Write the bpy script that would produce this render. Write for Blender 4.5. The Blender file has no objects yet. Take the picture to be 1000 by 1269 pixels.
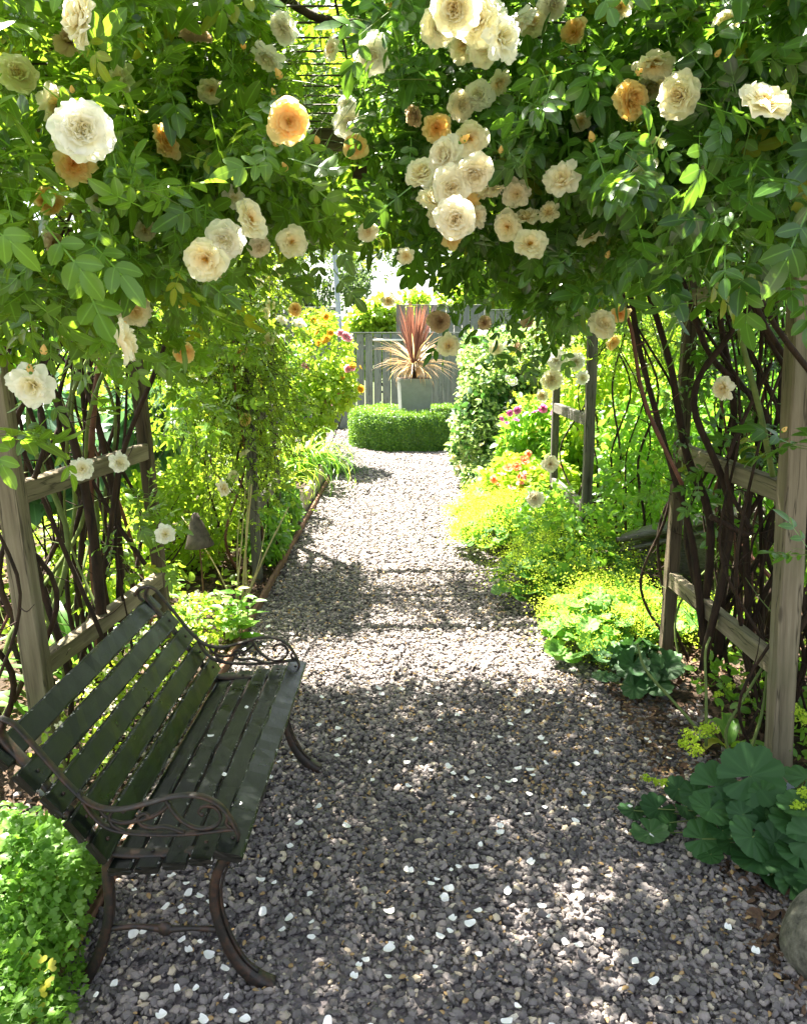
import bpy, math, random
import numpy as np
from mathutils import Vector, Matrix

random.seed(11)
rng = np.random.default_rng(11)
R = math.radians
scene = bpy.context.scene
COL = scene.collection

# ------------------------------------------------------------------ camera, sky, sun, exposure
H = 1.6
PITCH = R(12.1)
FPX = 977.0
cam_d = bpy.data.cameras.new('camera')
cam = bpy.data.objects.new('camera', cam_d)
COL.objects.link(cam)
cam.location = (0, 0, H)
cam.rotation_euler = (R(90) - PITCH, 0, 0)
cam_d.sensor_fit = 'HORIZONTAL'
cam_d.sensor_width = 36
cam_d.lens = 36 * FPX / 1000
cam_d.clip_start = 0.05
cam_d.clip_end = 2000
scene.camera = cam

SUN_EL, SUN_AZ = R(63), R(-38)          # azimuth from +Y, negative = to the left
world = bpy.data.worlds.new('World')
scene.world = world
world.use_nodes = True
wn = world.node_tree
sky = wn.nodes.new('ShaderNodeTexSky')
sky.sky_type = 'NISHITA'
sky.sun_disc = False
sky.sun_elevation = SUN_EL
sky.sun_rotation = SUN_AZ
sky.dust_density = 2.5
sky.air_density = 1.2
bg = wn.nodes['Background']
bg.inputs['Strength'].default_value = 0.052
hs = wn.nodes.new('ShaderNodeHueSaturation')
hs.inputs['Saturation'].default_value = 0.5      # bright, slightly hazy summer sky
wn.links.new(sky.outputs[0], hs.inputs['Color'])
wn.links.new(hs.outputs[0], bg.inputs[0])

sun_d = bpy.data.lights.new('sun', 'SUN')
sun_d.energy = 5.0
sun_d.angle = R(0.5)
sun_d.color = (1.0, 0.94, 0.84)
sun = bpy.data.objects.new('sun', sun_d)
COL.objects.link(sun)
sdir = Vector((math.sin(SUN_AZ) * math.cos(SUN_EL), math.cos(SUN_AZ) * math.cos(SUN_EL), math.sin(SUN_EL)))
sun.rotation_euler = sdir.to_track_quat('Z', 'Y').to_euler()
sun.location = sdir * 30

vs = scene.view_settings
scene.display_settings.display_device = 'sRGB'
vs.view_transform = 'Standard'
vs.look = 'None'
vs.gamma = 1
vs.exposure = 3.2
scene.cycles.max_bounces = 9
scene.cycles.diffuse_bounces = 5
scene.cycles.transmission_bounces = 7
scene.cycles.glossy_bounces = 2
scene.cycles.use_denoising = True
scene.cycles.sample_clamp_indirect = 6

# ------------------------------------------------------------------ point helpers (world coordinates on a chosen plane)
CP, SP = math.cos(PITCH), math.sin(PITCH)
def ray(px, py):
    xr = (px - 500) / FPX; yr = (634.5 - py) / FPX
    return np.array([xr, CP + yr * SP, -SP + yr * CP])
def P(px, py, Y):
    d = ray(px, py); return np.array([0, 0, H]) + d * (Y / d[1])
def G(px, py, z=0.0):
    d = ray(px, py); return np.array([0, 0, H]) + d * ((z - H) / d[2])

# ------------------------------------------------------------------ scene helpers
def tag(o, label=None, cat=None, group=None, kind=None):
    if label: o['label'] = label
    if cat: o['category'] = cat
    if group: o['group'] = group
    if kind: o['kind'] = kind
    return o
def thing(name, label, cat, loc=(0, 0, 0), group=None, rz=0):
    o = bpy.data.objects.new(name, None)
    COL.objects.link(o)
    o.location = [float(c) for c in loc]
    o.rotation_euler = (0, 0, rz)
    o.empty_display_size = 0.05
    return tag(o, label, cat, group)
def base_of(o):
    v = Vector((0, 0, 0))
    while o is not None:
        v += o.location; o = o.parent
    return v
def unit(a):
    return a / np.maximum(np.linalg.norm(a, axis=-1, keepdims=True), 1e-9)
def rand_unit(n):
    return unit(rng.normal(size=(n, 3)))

class MB:
    def __init__(s):
        s.V = []; s.F = []; s.C = []; s.n = 0
    def add(s, v, faces, c=None):
        v = np.asarray(v, float).reshape(-1, 3)
        if c is None: c = np.tile([0.5, 0, 0], (len(v), 1))
        s.V.append(v); s.C.append(np.asarray(c, float).reshape(-1, 3))
        for f in faces:
            f = np.asarray(f, np.int64)
            if len(f): s.F.append(f + s.n)
        s.n += len(v)
    def build(s, name, mat, parent=None, smooth=True, world=True):
        me = bpy.data.meshes.new(name)
        V = np.concatenate(s.V); C = np.concatenate(s.C)
        if parent is not None and world:
            V = V - np.array(base_of(parent))
        me.vertices.add(len(V)); me.vertices.foreach_set('co', V.astype(np.float32).ravel())
        li = np.concatenate([f.ravel() for f in s.F])
        sz = np.concatenate([np.full(len(f), f.shape[1]) for f in s.F])
        me.loops.add(len(li)); me.loops.foreach_set('vertex_index', li.astype(np.int32))
        st = np.concatenate([[0], np.cumsum(sz)[:-1]])
        me.polygons.add(len(sz)); me.polygons.foreach_set('loop_start', st.astype(np.int32))
        me.polygons.foreach_set('use_smooth', np.full(len(sz), smooth, bool))
        me.update(calc_edges=True)
        a = me.attributes.new('lf', 'FLOAT_VECTOR', 'POINT')
        a.data.foreach_set('vector', C.astype(np.float32).ravel())
        if mat: me.materials.append(mat)
        o = bpy.data.objects.new(name, me)
        COL.objects.link(o)
        if parent is not None: o.parent = parent
        return o

CLEAR = None
def inst(mb, tpl, T, X, Z, S, rnd=None):
    """many copies of a template: X = length direction, Z = normal (made square), S = size"""
    tv, tf, tc = tpl
    N = len(T)
    if N == 0: return
    X = unit(X)
    if CLEAR is not None and len(CLEAR):
        S = np.broadcast_to(np.asarray(S, float).reshape(-1), (N,)); mid = T + X * S[:, None] * .5; keep = np.ones(N, bool)
        for cp, cd, cr in CLEAR:
            w = mid - cp; s = np.clip(w @ cd, -.02, .55); keep &= np.linalg.norm(w - s[:, None] * cd, axis=1) > cr
        gap = (mid[:, 0] > -.32) & (mid[:, 0] < -.10) & (mid[:, 2] > 2.03) & (mid[:, 1] > 1.4) & (mid[:, 1] < 3.05)   # the open patch of wire roof
        keep &= ~(gap & ((mid[:, 2] < 2.46) | (rng.random(N) < .1)))
        T, X, Z, S = T[keep], X[keep], Z[keep], S[keep]; N = len(T)
        if N == 0: return
        rnd = None
    Z = Z - (Z * X).sum(1, keepdims=True) * X; Z = unit(Z); Y = np.cross(Z, X)
    S = np.broadcast_to(np.asarray(S, float).reshape(-1, 1) if np.ndim(S) < 2 else S, (N, 3) if np.ndim(S) == 2 else (N, 1))
    tvs = tv[None] * (S[:, None, :] if S.shape[1] == 3 else S[:, :, None])
    W = tvs[..., 0:1] * X[:, None] + tvs[..., 1:2] * Y[:, None] + tvs[..., 2:3] * Z[:, None] + T[:, None]
    if rnd is None: rnd = rng.random(N)
    c = np.empty((N, len(tv), 3)); c[..., 0] = rnd[:, None]; c[..., 1:] = tc[None]
    off = (np.arange(N) * len(tv))[:, None, None]
    mb.add(W.reshape(-1, 3), [(f[None] + off).reshape(-1, f.shape[1]) for f in tf], c.reshape(-1, 3))

# ------------------------------------------------------------------ leaf templates
def leaf_tpl(rows, fold=0.12, droop=0.15, x0=0.0, L=1.0, ang=0.0, wav=0.0):
    v = []; c = []; q = []; t3 = []
    n = len(rows)
    v.append([0, 0, 0]); c.append([0, 0])
    for k, (t, w) in enumerate(rows):
        zz = -droop * t * t
        ww = wav * (1 if k % 2 else -1)
        v += [[t, w, zz + fold * w + ww * w], [t, 0, zz], [t, -w, zz + fold * w - ww * w]]
        c += [[1, t], [0, t], [1, t]]
    v.append([1, 0, -droop]); c.append([0, 1])
    t3 += [[0, 2, 1], [0, 3, 2]]
    for k in range(n - 1):
        a = 1 + 3 * k
        q += [[a, a + 1, a + 4, a + 3], [a + 1, a + 2, a + 5, a + 4]]
    a = 1 + 3 * (n - 1); e = len(v) - 1
    t3 += [[a, a + 1, e], [a + 1, a + 2, e]]
    v = np.array(v, float) * L
    ca, sa = math.cos(ang), math.sin(ang)
    v = np.stack([v[:, 0] * ca - v[:, 1] * sa + x0, v[:, 0] * sa + v[:, 1] * ca, v[:, 2]], 1)
    return v, [np.array(t3), np.array(q).reshape(-1, 4)], np.array(c, float)
def merge_tpl(parts):
    V = []; C = []; F = []; n = 0
    for v, fs, c in parts:
        V.append(v); C.append(c); F += [f + n for f in fs]; n += len(v)
    f3 = [f for f in F if f.shape[1] == 3]; f4 = [f for f in F if f.shape[1] == 4]
    out = []
    if f3: out.append(np.concatenate(f3))
    if f4: out.append(np.concatenate(f4))
    return np.concatenate(V), out, np.concatenate(C)
ROWS = [(.10, .13), (.32, .25), (.62, .25), (.88, .13)]
ROWS_N = [(.14, .11), (.4, .18), (.8, .10)]
ROWS_W = [(.1, .17), (.3, .29), (.6, .31), (.87, .18)]
def stick(x0, y0, x1, y1, w=.012):
    v = np.array([[x0, y0 - w, 0], [x0, y0 + w, 0], [x1, y1 + w, 0], [x1, y1 - w, 0]], float)
    return v, [np.array([[0, 1, 2, 3]])], np.array([[0, 0]] * 4, float)
def pinnate(rows, ll=.37, pairs=2, fold=.25, droop=.25, curl=.12):
    ps = [stick(0, 0, .74, 0)]
    xs = [.74 * (k + 1.1) / (pairs + .6) for k in range(pairs)]
    for k, x in enumerate(xs):
        for s in (1, -1):
            l = leaf_tpl(rows, fold, droop, 0, ll * (.78 + .16 * k), s * R(62 - 8 * k))
            v = l[0].copy(); v[:, 0] += x; ps.append((v, l[1], l[2]))
    l = leaf_tpl(rows, fold, droop, 0, ll * 1.1); v = l[0].copy(); v[:, 0] += .74; ps.append((v, l[1], l[2]))
    V, F, C = merge_tpl(ps)
    V[:, 2] -= curl * V[:, 0] ** 2
    return V, F, C
T_ROSE = [pinnate(ROWS, curl=c, fold=f) for c, f in ((.1, .25), (.3, .1), (-.1, .4))]
T_ROSE_W = [pinnate(ROWS_W, ll=.40, curl=c, fold=f) for c, f in ((.1, .3), (.35, .1), (-.1, .2))]
T_ROSE_N = [pinnate(ROWS_N, ll=.38, pairs=3, curl=c, fold=f) for c, f in ((.1, .25), (.4, .1))]
T_OV = leaf_tpl(ROWS, .3, .25)
T_WIDE = leaf_tpl(ROWS_W, .25, .3)
T_NAR = leaf_tpl(ROWS_N, .3, .3)
T_TINY = (np.array([[0, 0, 0], [.5, .28, .06], [1, 0, -.05], [.5, -.28, .06]], float),
          [np.array([[0, 2, 1], [0, 3, 2]])], np.array([[0, 0], [1, .5], [0, 1], [1, .5]], float))
T_CROSS = (np.array([[-.5, -.5, 0], [.5, -.5, .1], [.5, .5, 0], [-.5, .5, -.1]], float), [np.array([[0, 1, 2, 3]])],
           np.zeros((4, 2)))
def round_leaf(n=36, lobes=9, pleat=.05, cup=.15, notch=.25, rings=(.35, .7, 1.0), scal=.09):
    v = [[0, 0, 0]]; c = [[0, 0]]
    th = np.linspace(-math.pi + notch, math.pi - notch, n)
    for r in rings:
        for t in th:
            lob = abs(math.cos((t) * lobes / 2))
            rr = r * (1 - scal * (1 - lob) ** 1.5 * 2 * r + (.022 * math.sin(t * lobes * 5) * r ** 3 if n > 100 else 0))
            z = cup * r * r + pleat * r * (lob - .5) * 2
            v.append([rr * math.cos(t), rr * math.sin(t), z]); c.append([min(1, (1 - lob) * 1.6), r])
    t3 = [[0, 1 + i, 2 + i] for i in range(n - 1)]
    q = []
    for k in range(len(rings) - 1):
        a = 1 + k * n; b = a + n
        q += [[a + i, b + i, b + i + 1, a + i + 1] for i in range(n - 1)]
    return np.array(v, float), [np.array(t3), np.array(q).reshape(-1, 4)], 1 - np.array(c, float) * [1, 0] if False else np.array(c, float)
T_MANTLE = [round_leaf(46, 9, p, c) for p, c in ((.05, .12), (.07, .3), (.04, -.1))]
T_MANTLE_BIG = [round_leaf(110, 9, p, c, scal=.065, notch=.14) for p, c in ((.03, .03), (.035, .14), (.025, -.08))]
T_MANTLE_S = round_leaf(15, 5, .06, .15, rings=(.5, 1.0))
def lobed_leaflet(n=20):
    v = [[0, 0, 0]]; c = [[0, 0]]
    for i in range(n):
        t = -1.25 + 2.5 * i / (n - 1)
        r = .62 + .38 * abs(math.cos(t * 3.6)) ** .6
        v.append([r * math.cos(t), r * math.sin(t) * .85, .12 * math.cos(t * 3)]); c.append([.6, r])
    return np.array(v, float), [np.array([[0, 1 + i, 2 + i] for i in range(n - 1)])], np.array(c, float)
def ternate():
    ps = []; l = lobed_leaflet()
    for a in (-65, 0, 65):
        ca, sa = math.cos(R(a)), math.sin(R(a))
        Lb = .5 if a == 0 else .4
        ps.append(stick(0, 0, Lb * ca, Lb * sa, .01))
        for b in (-70, 0, 70):
            an = R(a + b); Ls = .2
            bx, by = Lb * ca, Lb * sa
            ex, ey = bx + Ls * math.cos(an), by + Ls * math.sin(an)
            ps.append(stick(bx, by, ex, ey, .008))
            v = l[0] * .21
            v = np.stack([v[:, 0] * math.cos(an) - v[:, 1] * math.sin(an) + ex, v[:, 0] * math.sin(an) + v[:, 1] * math.cos(an) + ey, v[:, 2] + .03 * math.cos(b)], 1)
            ps.append((v, l[1], l[2]))
    V, F, C = merge_tpl(ps); V[:, 2] -= .2 * V[:, 0] ** 2
    return V, F, C
T_TERN = ternate()

# ------------------------------------------------------------------ solid helpers
def smooth_pts(pts, n=6):
    pts = np.asarray(pts, float)
    if len(pts) < 3: return np.array([pts[0] + (pts[-1] - pts[0]) * t for t in np.linspace(0, 1, n)])
    p = np.concatenate([[2 * pts[0] - pts[1]], pts, [2 * pts[-1] - pts[-2]]])
    out = []
    for i in range(1, len(p) - 2):
        for t in np.linspace(0, 1, n, endpoint=False):
            out.append(.5 * (2 * p[i] + (p[i + 1] - p[i - 1]) * t + (2 * p[i - 1] - 5 * p[i] + 4 * p[i + 1] - p[i + 2]) * t * t + (3 * p[i] - p[i - 1] - 3 * p[i + 1] + p[i + 2]) * t ** 3))
    out.append(pts[-1])
    return np.array(out)
def tube(mb, pts, r0, r1=None, sides=7, n=6, rough=0.0, sm=True, rnd=.5):
    p = smooth_pts(pts, n) if sm else np.asarray(pts, float)
    m = len(p)
    r1 = r0 if r1 is None else r1
    rad = np.asarray(r0, float) if np.ndim(r0) else np.linspace(r0, r1, m)
    if len(rad) != m: rad = np.interp(np.linspace(0, 1, m), np.linspace(0, 1, len(rad)), rad)
    T = unit(np.gradient(p, axis=0))
    ref = np.array([0, 0, 1.0]) if abs(T[:, 2]).mean() < .8 else np.array([1.0, 0, 0])
    A = unit(np.cross(T, ref)); B = np.cross(T, A)
    a = np.linspace(0, 2 * math.pi, sides, endpoint=False)
    rr = rad[:, None] * (1 + rough * rng.normal(size=(m, sides)))
    v = p[:, None] + rr[..., None] * (np.cos(a)[None, :, None] * A[:, None] + np.sin(a)[None, :, None] * B[:, None])
    v = v.reshape(-1, 3)
    i = np.arange(m - 1)[:, None] * sides; j = np.arange(sides)[None]; j2 = (j + 1) % sides
    q = np.stack([i + j, i + j2, i + sides + j2, i + sides + j], -1).reshape(-1, 4)
    e0, e1 = len(v), len(v) + 1
    v = np.concatenate([v, p[:1], p[-1:]])
    jj = np.arange(sides)
    t3 = np.concatenate([np.stack([np.full(sides, e0), (jj + 1) % sides, jj], 1),
                         np.stack([np.full(sides, e1), (m - 1) * sides + jj, (m - 1) * sides + (jj + 1) % sides], 1)])
    c = np.zeros((len(v), 3)); c[:, 0] = rnd
    c[:-2, 2] = np.repeat(np.linspace(0, 1, m), sides)
    mb.add(v, [q, t3], c)
def sweep(mb, pts, axis, w, t, n=6, wid=None, sm=True):
    """flat bar swept in a plane; axis = the bar's width direction"""
    p = smooth_pts(pts, n) if sm else np.asarray(pts, float)
    m = len(p); T = unit(np.gradient(p, axis=0)); A = np.tile(unit(np.asarray(axis, float)), (m, 1)); N = unit(np.cross(T, A))
    W = np.full(m, w) if wid is None else np.interp(np.linspace(0, 1, m), np.linspace(0, 1, len(wid)), wid)
    tt = np.full(m, t) if np.ndim(t) == 0 else np.interp(np.linspace(0, 1, m), np.linspace(0, 1, len(t)), t)
    b = .25
    pr = [(-.5 + b * .5, -.5), (.5 - b * .5, -.5), (.5, -.5 + b), (.5, .5 - b), (.5 - b * .5, .5), (-.5 + b * .5, .5), (-.5, .5 - b), (-.5, -.5 + b)]
    v = np.stack([p + A * (W * a)[:, None] + N * (tt * c_)[:, None] for a, c_ in pr], 1).reshape(-1, 3)
    s = 8
    i = np.arange(m - 1)[:, None] * s; j = np.arange(s)[None]; j2 = (j + 1) % s
    q = np.stack([i + j, i + j2, i + s + j2, i + s + j], -1).reshape(-1, 4)
    e0, e1 = len(v), len(v) + 1; v = np.concatenate([v, p[:1], p[-1:]]); jj = np.arange(s)
    t3 = np.concatenate([np.stack([np.full(s, e0), (jj + 1) % s, jj], 1), np.stack([np.full(s, e1), (m - 1) * s + jj, (m - 1) * s + (jj + 1) % s], 1)])
    mb.add(v, [q, t3])
def board(mb, p0, p1, up, w, t, seg=10, b=.004, jit=.0008, bow=0.0):
    """sawn board from p0 to p1: w across (perpendicular to up), t along up; lf.y = 1 on the arrises"""
    p0 = np.asarray(p0, float); p1 = np.asarray(p1, float); T = unit(p1 - p0); up = np.asarray(up, float)
    U = unit(up - T * (up @ T)); A = np.cross(T, U)
    hw, ht = w / 2, t / 2; k = min(b * 2.2, hw * .8)
    kt = min(b * 2.2, ht * .8)
    pr = []
    for sx, sy in ((1, 1), (-1, 1), (-1, -1), (1, -1)):
        a = [(sx * hw, sy * (ht - kt), 0), (sx * hw, sy * (ht - b), 1), (sx * (hw - b), sy * ht, 1), (sx * (hw - k), sy * ht, 0)]
        pr += a if sx * sy > 0 else a[::-1]
    pr = np.array(pr)
    n = len(pr); L = np.linspace(0, 1, seg + 1)
    ctr = p0 + (p1 - p0) * L[:, None] + U * (np.sin(L * math.pi) * bow)[:, None]
    v = ctr[:, None] + pr[None, :, :1] * A + pr[None, :, 1:2] * U + rng.normal(size=(seg + 1, n, 3)) * jit
    c = np.zeros((seg + 1, n, 3)); c[..., 0] = rng.random(); c[..., 1] = pr[:, 2]; c[..., 2] = L[:, None]
    i = np.arange(seg)[:, None] * n; j = np.arange(n)[None]; j2 = (j + 1) % n
    q = np.stack([i + j, i + j2, i + n + j2, i + n + j], -1).reshape(-1, 4)
    V = np.concatenate([v.reshape(-1, 3), ctr[:1], ctr[-1:]]); e0 = len(V) - 2; jj = np.arange(n)
    t3 = np.concatenate([np.stack([np.full(n, e0), (jj + 1) % n, jj], 1), np.stack([np.full(n, e0 + 1), seg * n + jj, seg * n + (jj + 1) % n], 1)])
    mb.add(V, [q, t3], np.concatenate([c.reshape(-1, 3), c[0, :1], c[-1, :1]]))
def board_obj(name, mat, parent, p0, p1, up, w, t, **k):
    """the same as an own object whose local Z runs along the board, so the grain follows it"""
    p0 = np.asarray(p0, float); p1 = np.asarray(p1, float)
    L = float(np.linalg.norm(p1 - p0)); T = unit(p1 - p0); up = np.asarray(up, float); U = unit(up - T * (up @ T)); A = np.cross(T, U)
    mb = MB(); board(mb, (0, 0, 0), (0, 0, L), (0, 1, 0), w, t, **k)
    o = mb.build(name, mat, parent, smooth=False, world=False)
    M = Matrix([[-A[0], U[0], T[0]], [-A[1], U[1], T[1]], [-A[2], U[2], T[2]]])
    o.rotation_euler = M.to_euler()
    o.location = Vector(p0) - (base_of(parent) if parent else Vector((0, 0, 0)))
    return o
def blob(mb, c, r, sub=3, amp=.15, freq=1.5, flat=None):
    import bmesh
    bm = bmesh.new(); bmesh.ops.create_icosphere(bm, subdivisions=sub, radius=1)
    v = np.array([x.co[:] for x in bm.verts]); f = np.array([[x.index for x in fc.verts] for fc in bm.faces]); bm.free()
    ph = rng.random((6, 3)) * 6; k = rng.normal(size=(6, 3)) * freq
    d = sum(np.sin(v @ k[i] + ph[i, 0]) for i in range(6)) / 6
    v = v * (1 + amp * d[:, None] * 1.6) * np.asarray(r, float) + np.asarray(c, float)
    if flat is not None: v[:, 2] = np.maximum(v[:, 2], flat)
    mb.add(v, [f])

# ------------------------------------------------------------------ materials
def newmat(name):
    m = bpy.data.materials.new(name); m.use_nodes = True
    nt = m.node_tree; nt.nodes.clear()
    out = nt.nodes.new('ShaderNodeOutputMaterial')
    b = nt.nodes.new('ShaderNodeBsdfPrincipled')
    nt.links.new(b.outputs[0], out.inputs[0])
    return m, nt, b, out
def N(nt, t, **k):
    n = nt.nodes.new(t)
    for a, v in k.items():
        if a in n.inputs: n.inputs[a].default_value = v
        else: setattr(n, a, v)
    return n
def ramp(nt, src, stops, interp='LINEAR'):
    r = nt.nodes.new('ShaderNodeValToRGB'); cr = r.color_ramp; cr.interpolation = interp
    while len(cr.elements) < len(stops): cr.elements.new(.5)
    for e, (p, c) in zip(cr.elements, stops):
        e.position = p; e.color = (*c, 1) if len(c) == 3 else c
    nt.links.new(src, r.inputs[0]); return r.outputs[0]
def mixc(nt, fac, a, b, mode='MIX'):
    m = nt.nodes.new('ShaderNodeMix'); m.data_type = 'RGBA'; m.blend_type = mode
    for sock, v in ((0, fac), (6, a), (7, b)):
        if isinstance(v, (int, float)): m.inputs[sock].default_value = v
        elif isinstance(v, tuple): m.inputs[sock].default_value = (*v, 1)
        else: nt.links.new(v, m.inputs[sock])
    return m.outputs[2]
def math_(nt, op, a, b=0.0, clamp=False):
    m = nt.nodes.new('ShaderNodeMath'); m.operation = op; m.use_clamp = clamp
    for i, v in enumerate((a, b)):
        if isinstance(v, (int, float)): m.inputs[i].default_value = v
        else: nt.links.new(v, m.inputs[i])
    return m.outputs[0]
def lf(nt):
    a = N(nt, 'ShaderNodeAttribute', attribute_name='lf'); s = N(nt, 'ShaderNodeSeparateXYZ')
    nt.links.new(a.outputs['Vector'], s.inputs[0]); return s.outputs
def noise(nt, scale, detail=4, rough=.6, vec=None, stretch=None, coord='Object'):
    n = N(nt, 'ShaderNodeTexNoise'); n.inputs['Scale'].default_value = scale; n.inputs['Detail'].default_value = detail; n.inputs['Roughness'].default_value = rough
    if vec is None:
        vec = N(nt, 'ShaderNodeTexCoord').outputs[coord]
    if stretch:
        mp = N(nt, 'ShaderNodeMapping'); mp.inputs['Scale'].default_value = stretch; nt.links.new(vec, mp.inputs[0]); vec = mp.outputs[0]
    nt.links.new(vec, n.inputs['Vector']); return n.outputs[0]
def bump(nt, b, h, strength=.3, dist=.005):
    n = N(nt, 'ShaderNodeBump'); n.inputs['Strength'].default_value = strength; n.inputs['Distance'].default_value = dist
    nt.links.new(h, n.inputs['Height']); nt.links.new(n.outputs[0], b.inputs['Normal'])

def mat_leaf(name, dark, light, trans, tf=.42, rough=.42, rib=.35, yellow=None, spec=.45):
    m, nt, b, out = newmat(name)
    s = lf(nt)
    st = [(0, dark), (.85, light), (.955, light)]
    if yellow: st += [(.975, yellow), (1, yellow)]
    col = ramp(nt, s[0], st)
    nz = noise(nt, 3.0, 2)
    col = mixc(nt, math_(nt, 'MULTIPLY', nz, .7), col, mixc(nt, .5, dark, tuple(c * .8 for c in dark)))
    if rib:
        r = math_(nt, 'SUBTRACT', 1.0, math_(nt, 'MULTIPLY', s[1], 7.0), True)
        col = mixc(nt, math_(nt, 'MULTIPLY', r, rib), col, tuple(min(1, c * 2.2 + .03) for c in light))
    nt.links.new(col, b.inputs['Base Color'])
    b.inputs['Roughness'].default_value = rough
    b.inputs['Specular IOR Level'].default_value = spec
    t = N(nt, 'ShaderNodeBsdfTranslucent')
    tc = mixc(nt, .55, mixc(nt, 1.0, col, (2.6, 2.6, 1.6), 'MULTIPLY'), trans)
    nt.links.new(tc, t.inputs[0])
    mx = N(nt, 'ShaderNodeMixShader'); mx.inputs[0].default_value = tf
    nt.links.new(b.outputs[0], mx.inputs[1]); nt.links.new(t.outputs[0], mx.inputs[2]); nt.links.new(mx.outputs[0], out.inputs[0])
    return m
M = {}
M['rose_leaf'] = mat_leaf('rose_leaf_green', (.024, .07, .008), (.13, .265, .026), (.42, .60, .03), tf=.42, yellow=(.4, .38, .03), rough=.3, spec=.6)
M['rose_leaf_dark'] = mat_leaf('rose_leaf_deep_green', (.015, .055, .009), (.09, .21, .026), (.26, .46, .025), tf=.36, yellow=(.3, .3, .03), spec=.65, rough=.28)  # base green darkened to carry the deep shade among the right rose's leaves
M['rose_leaf_small'] = mat_leaf('rose_leaf_olive', (.06, .12, .012), (.17, .27, .025), (.46, .6, .04), yellow=(.45, .35, .03))
M['lime'] = mat_leaf('lime_leaf', (.13, .24, .018), (.30, .42, .035), (.6, .74, .06), rib=.15)
M['green'] = mat_leaf('mid_green_leaf', (.045, .13, .018), (.11, .24, .03), (.28, .5, .04), rib=.2)
M['bright'] = mat_leaf('bright_green_leaf', (.08, .20, .02), (.18, .34, .04), (.38, .62, .05), rib=.15, yellow=(.5, .42, .06))
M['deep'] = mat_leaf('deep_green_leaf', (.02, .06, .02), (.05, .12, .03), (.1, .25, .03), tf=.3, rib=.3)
M['blue'] = mat_leaf('blue_green_leaf', (.045, .12, .06), (.10, .2, .1), (.15, .36, .1), tf=.25, rib=.3)
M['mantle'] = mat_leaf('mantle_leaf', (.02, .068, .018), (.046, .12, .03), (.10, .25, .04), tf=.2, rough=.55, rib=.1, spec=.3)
M['mantle_sun'] = mat_leaf('mantle_leaf_sunlit', (.07, .19, .03), (.16, .32, .06), (.32, .56, .06), tf=.35, rough=.6, rib=0, spec=.3)  # sunlit copy of the mantle leaf, with the sun put into its colour
M['chartreuse'] = mat_leaf('chartreuse_flower', (.30, .42, .03), (.5, .62, .08), (.68, .78, .08), tf=.4, rib=0, rough=.7, spec=.2)
M['box'] = mat_leaf('box_leaf', (.05, .14, .012), (.14, .27, .025), (.28, .42, .03), tf=.3, rib=0)
M['silver'] = mat_leaf('pale_leaf', (.10, .22, .05), (.42, .50, .22), (.5, .62, .18), rib=.1)
M['burgundy'] = mat_leaf('burgundy_leaf', (.09, .032, .028), (.24, .10, .08), (.3, .12, .08), tf=.3, rib=.2)
M['straw'] = mat_leaf('straw_pink_leaf', (.30, .16, .07), (.62, .48, .32), (.6, .4, .18), tf=.3, rib=.2)
M['dry'] = mat_leaf('dry_stalk', (.35, .3, .13), (.55, .48, .25), (.6, .5, .2), tf=.2, rib=0)
M['conifer'] = mat_leaf('far_dark_leaf', (.04, .08, .03), (.12, .18, .07), (.2, .3, .08), tf=.3, rib=0)

def mat_petal(name, edge, heart, tf=.55, p=(.25, .9)):
    m, nt, b, out = newmat(name)
    s = lf(nt)
    h = math_(nt, 'ADD', math_(nt, 'MULTIPLY', s[1], .55), math_(nt, 'MULTIPLY', math_(nt, 'SUBTRACT', 1.0, s[2]), .5))
    col = ramp(nt, h, [(0, edge), (p[0], edge), (p[1], heart)])
    nz = noise(nt, 60, 3)
    col = mixc(nt, math_(nt, 'MULTIPLY', nz, .2), col, tuple(c * .85 for c in edge))
    nt.links.new(col, b.inputs['Base Color']); b.inputs['Roughness'].default_value = .6; b.inputs['Specular IOR Level'].default_value = .25
    t = N(nt, 'ShaderNodeBsdfTranslucent'); nt.links.new(col, t.inputs[0])
    mx = N(nt, 'ShaderNodeMixShader'); mx.inputs[0].default_value = tf
    nt.links.new(b.outputs[0], mx.inputs[1]); nt.links.new(t.outputs[0], mx.inputs[2]); nt.links.new(mx.outputs[0], out.inputs[0])
    return m
M['p_cream'] = mat_petal('petal_cream', (.95, .91, .70), (.95, .72, .24))
M['p_white'] = mat_petal('petal_white', (.95, .94, .84), (.95, .86, .45))
M['p_fallen'] = mat_petal('petal_fallen', (.93, .92, .87), (.93, .9, .8), tf=.12)
M['p_apricot'] = mat_petal('petal_apricot', (.94, .76, .36), (.94, .52, .10), p=(.15, .8))
M['p_pinkish'] = mat_petal('petal_blush', (.95, .90, .74), (.94, .78, .42))
M['p_spent'] = mat_petal('petal_spent', (.7, .55, .36), (.5, .28, .12))
M['p_pink'] = mat_petal('petal_pink', (.88, .5, .58), (.85, .35, .42))
M['p_magenta'] = mat_petal('petal_magenta', (.6, .16, .4), (.5, .1, .3))
M['p_yellow'] = mat_petal('petal_yellow', (.85, .6, .08), (.85, .45, .04))
M['p_coral'] = mat_petal('petal_coral', (.9, .42, .25), (.88, .28, .12))
M['stamen'] = mat_petal('stamen_amber', (.6, .32, .04), (.5, .2, .02), tf=.1)

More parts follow.
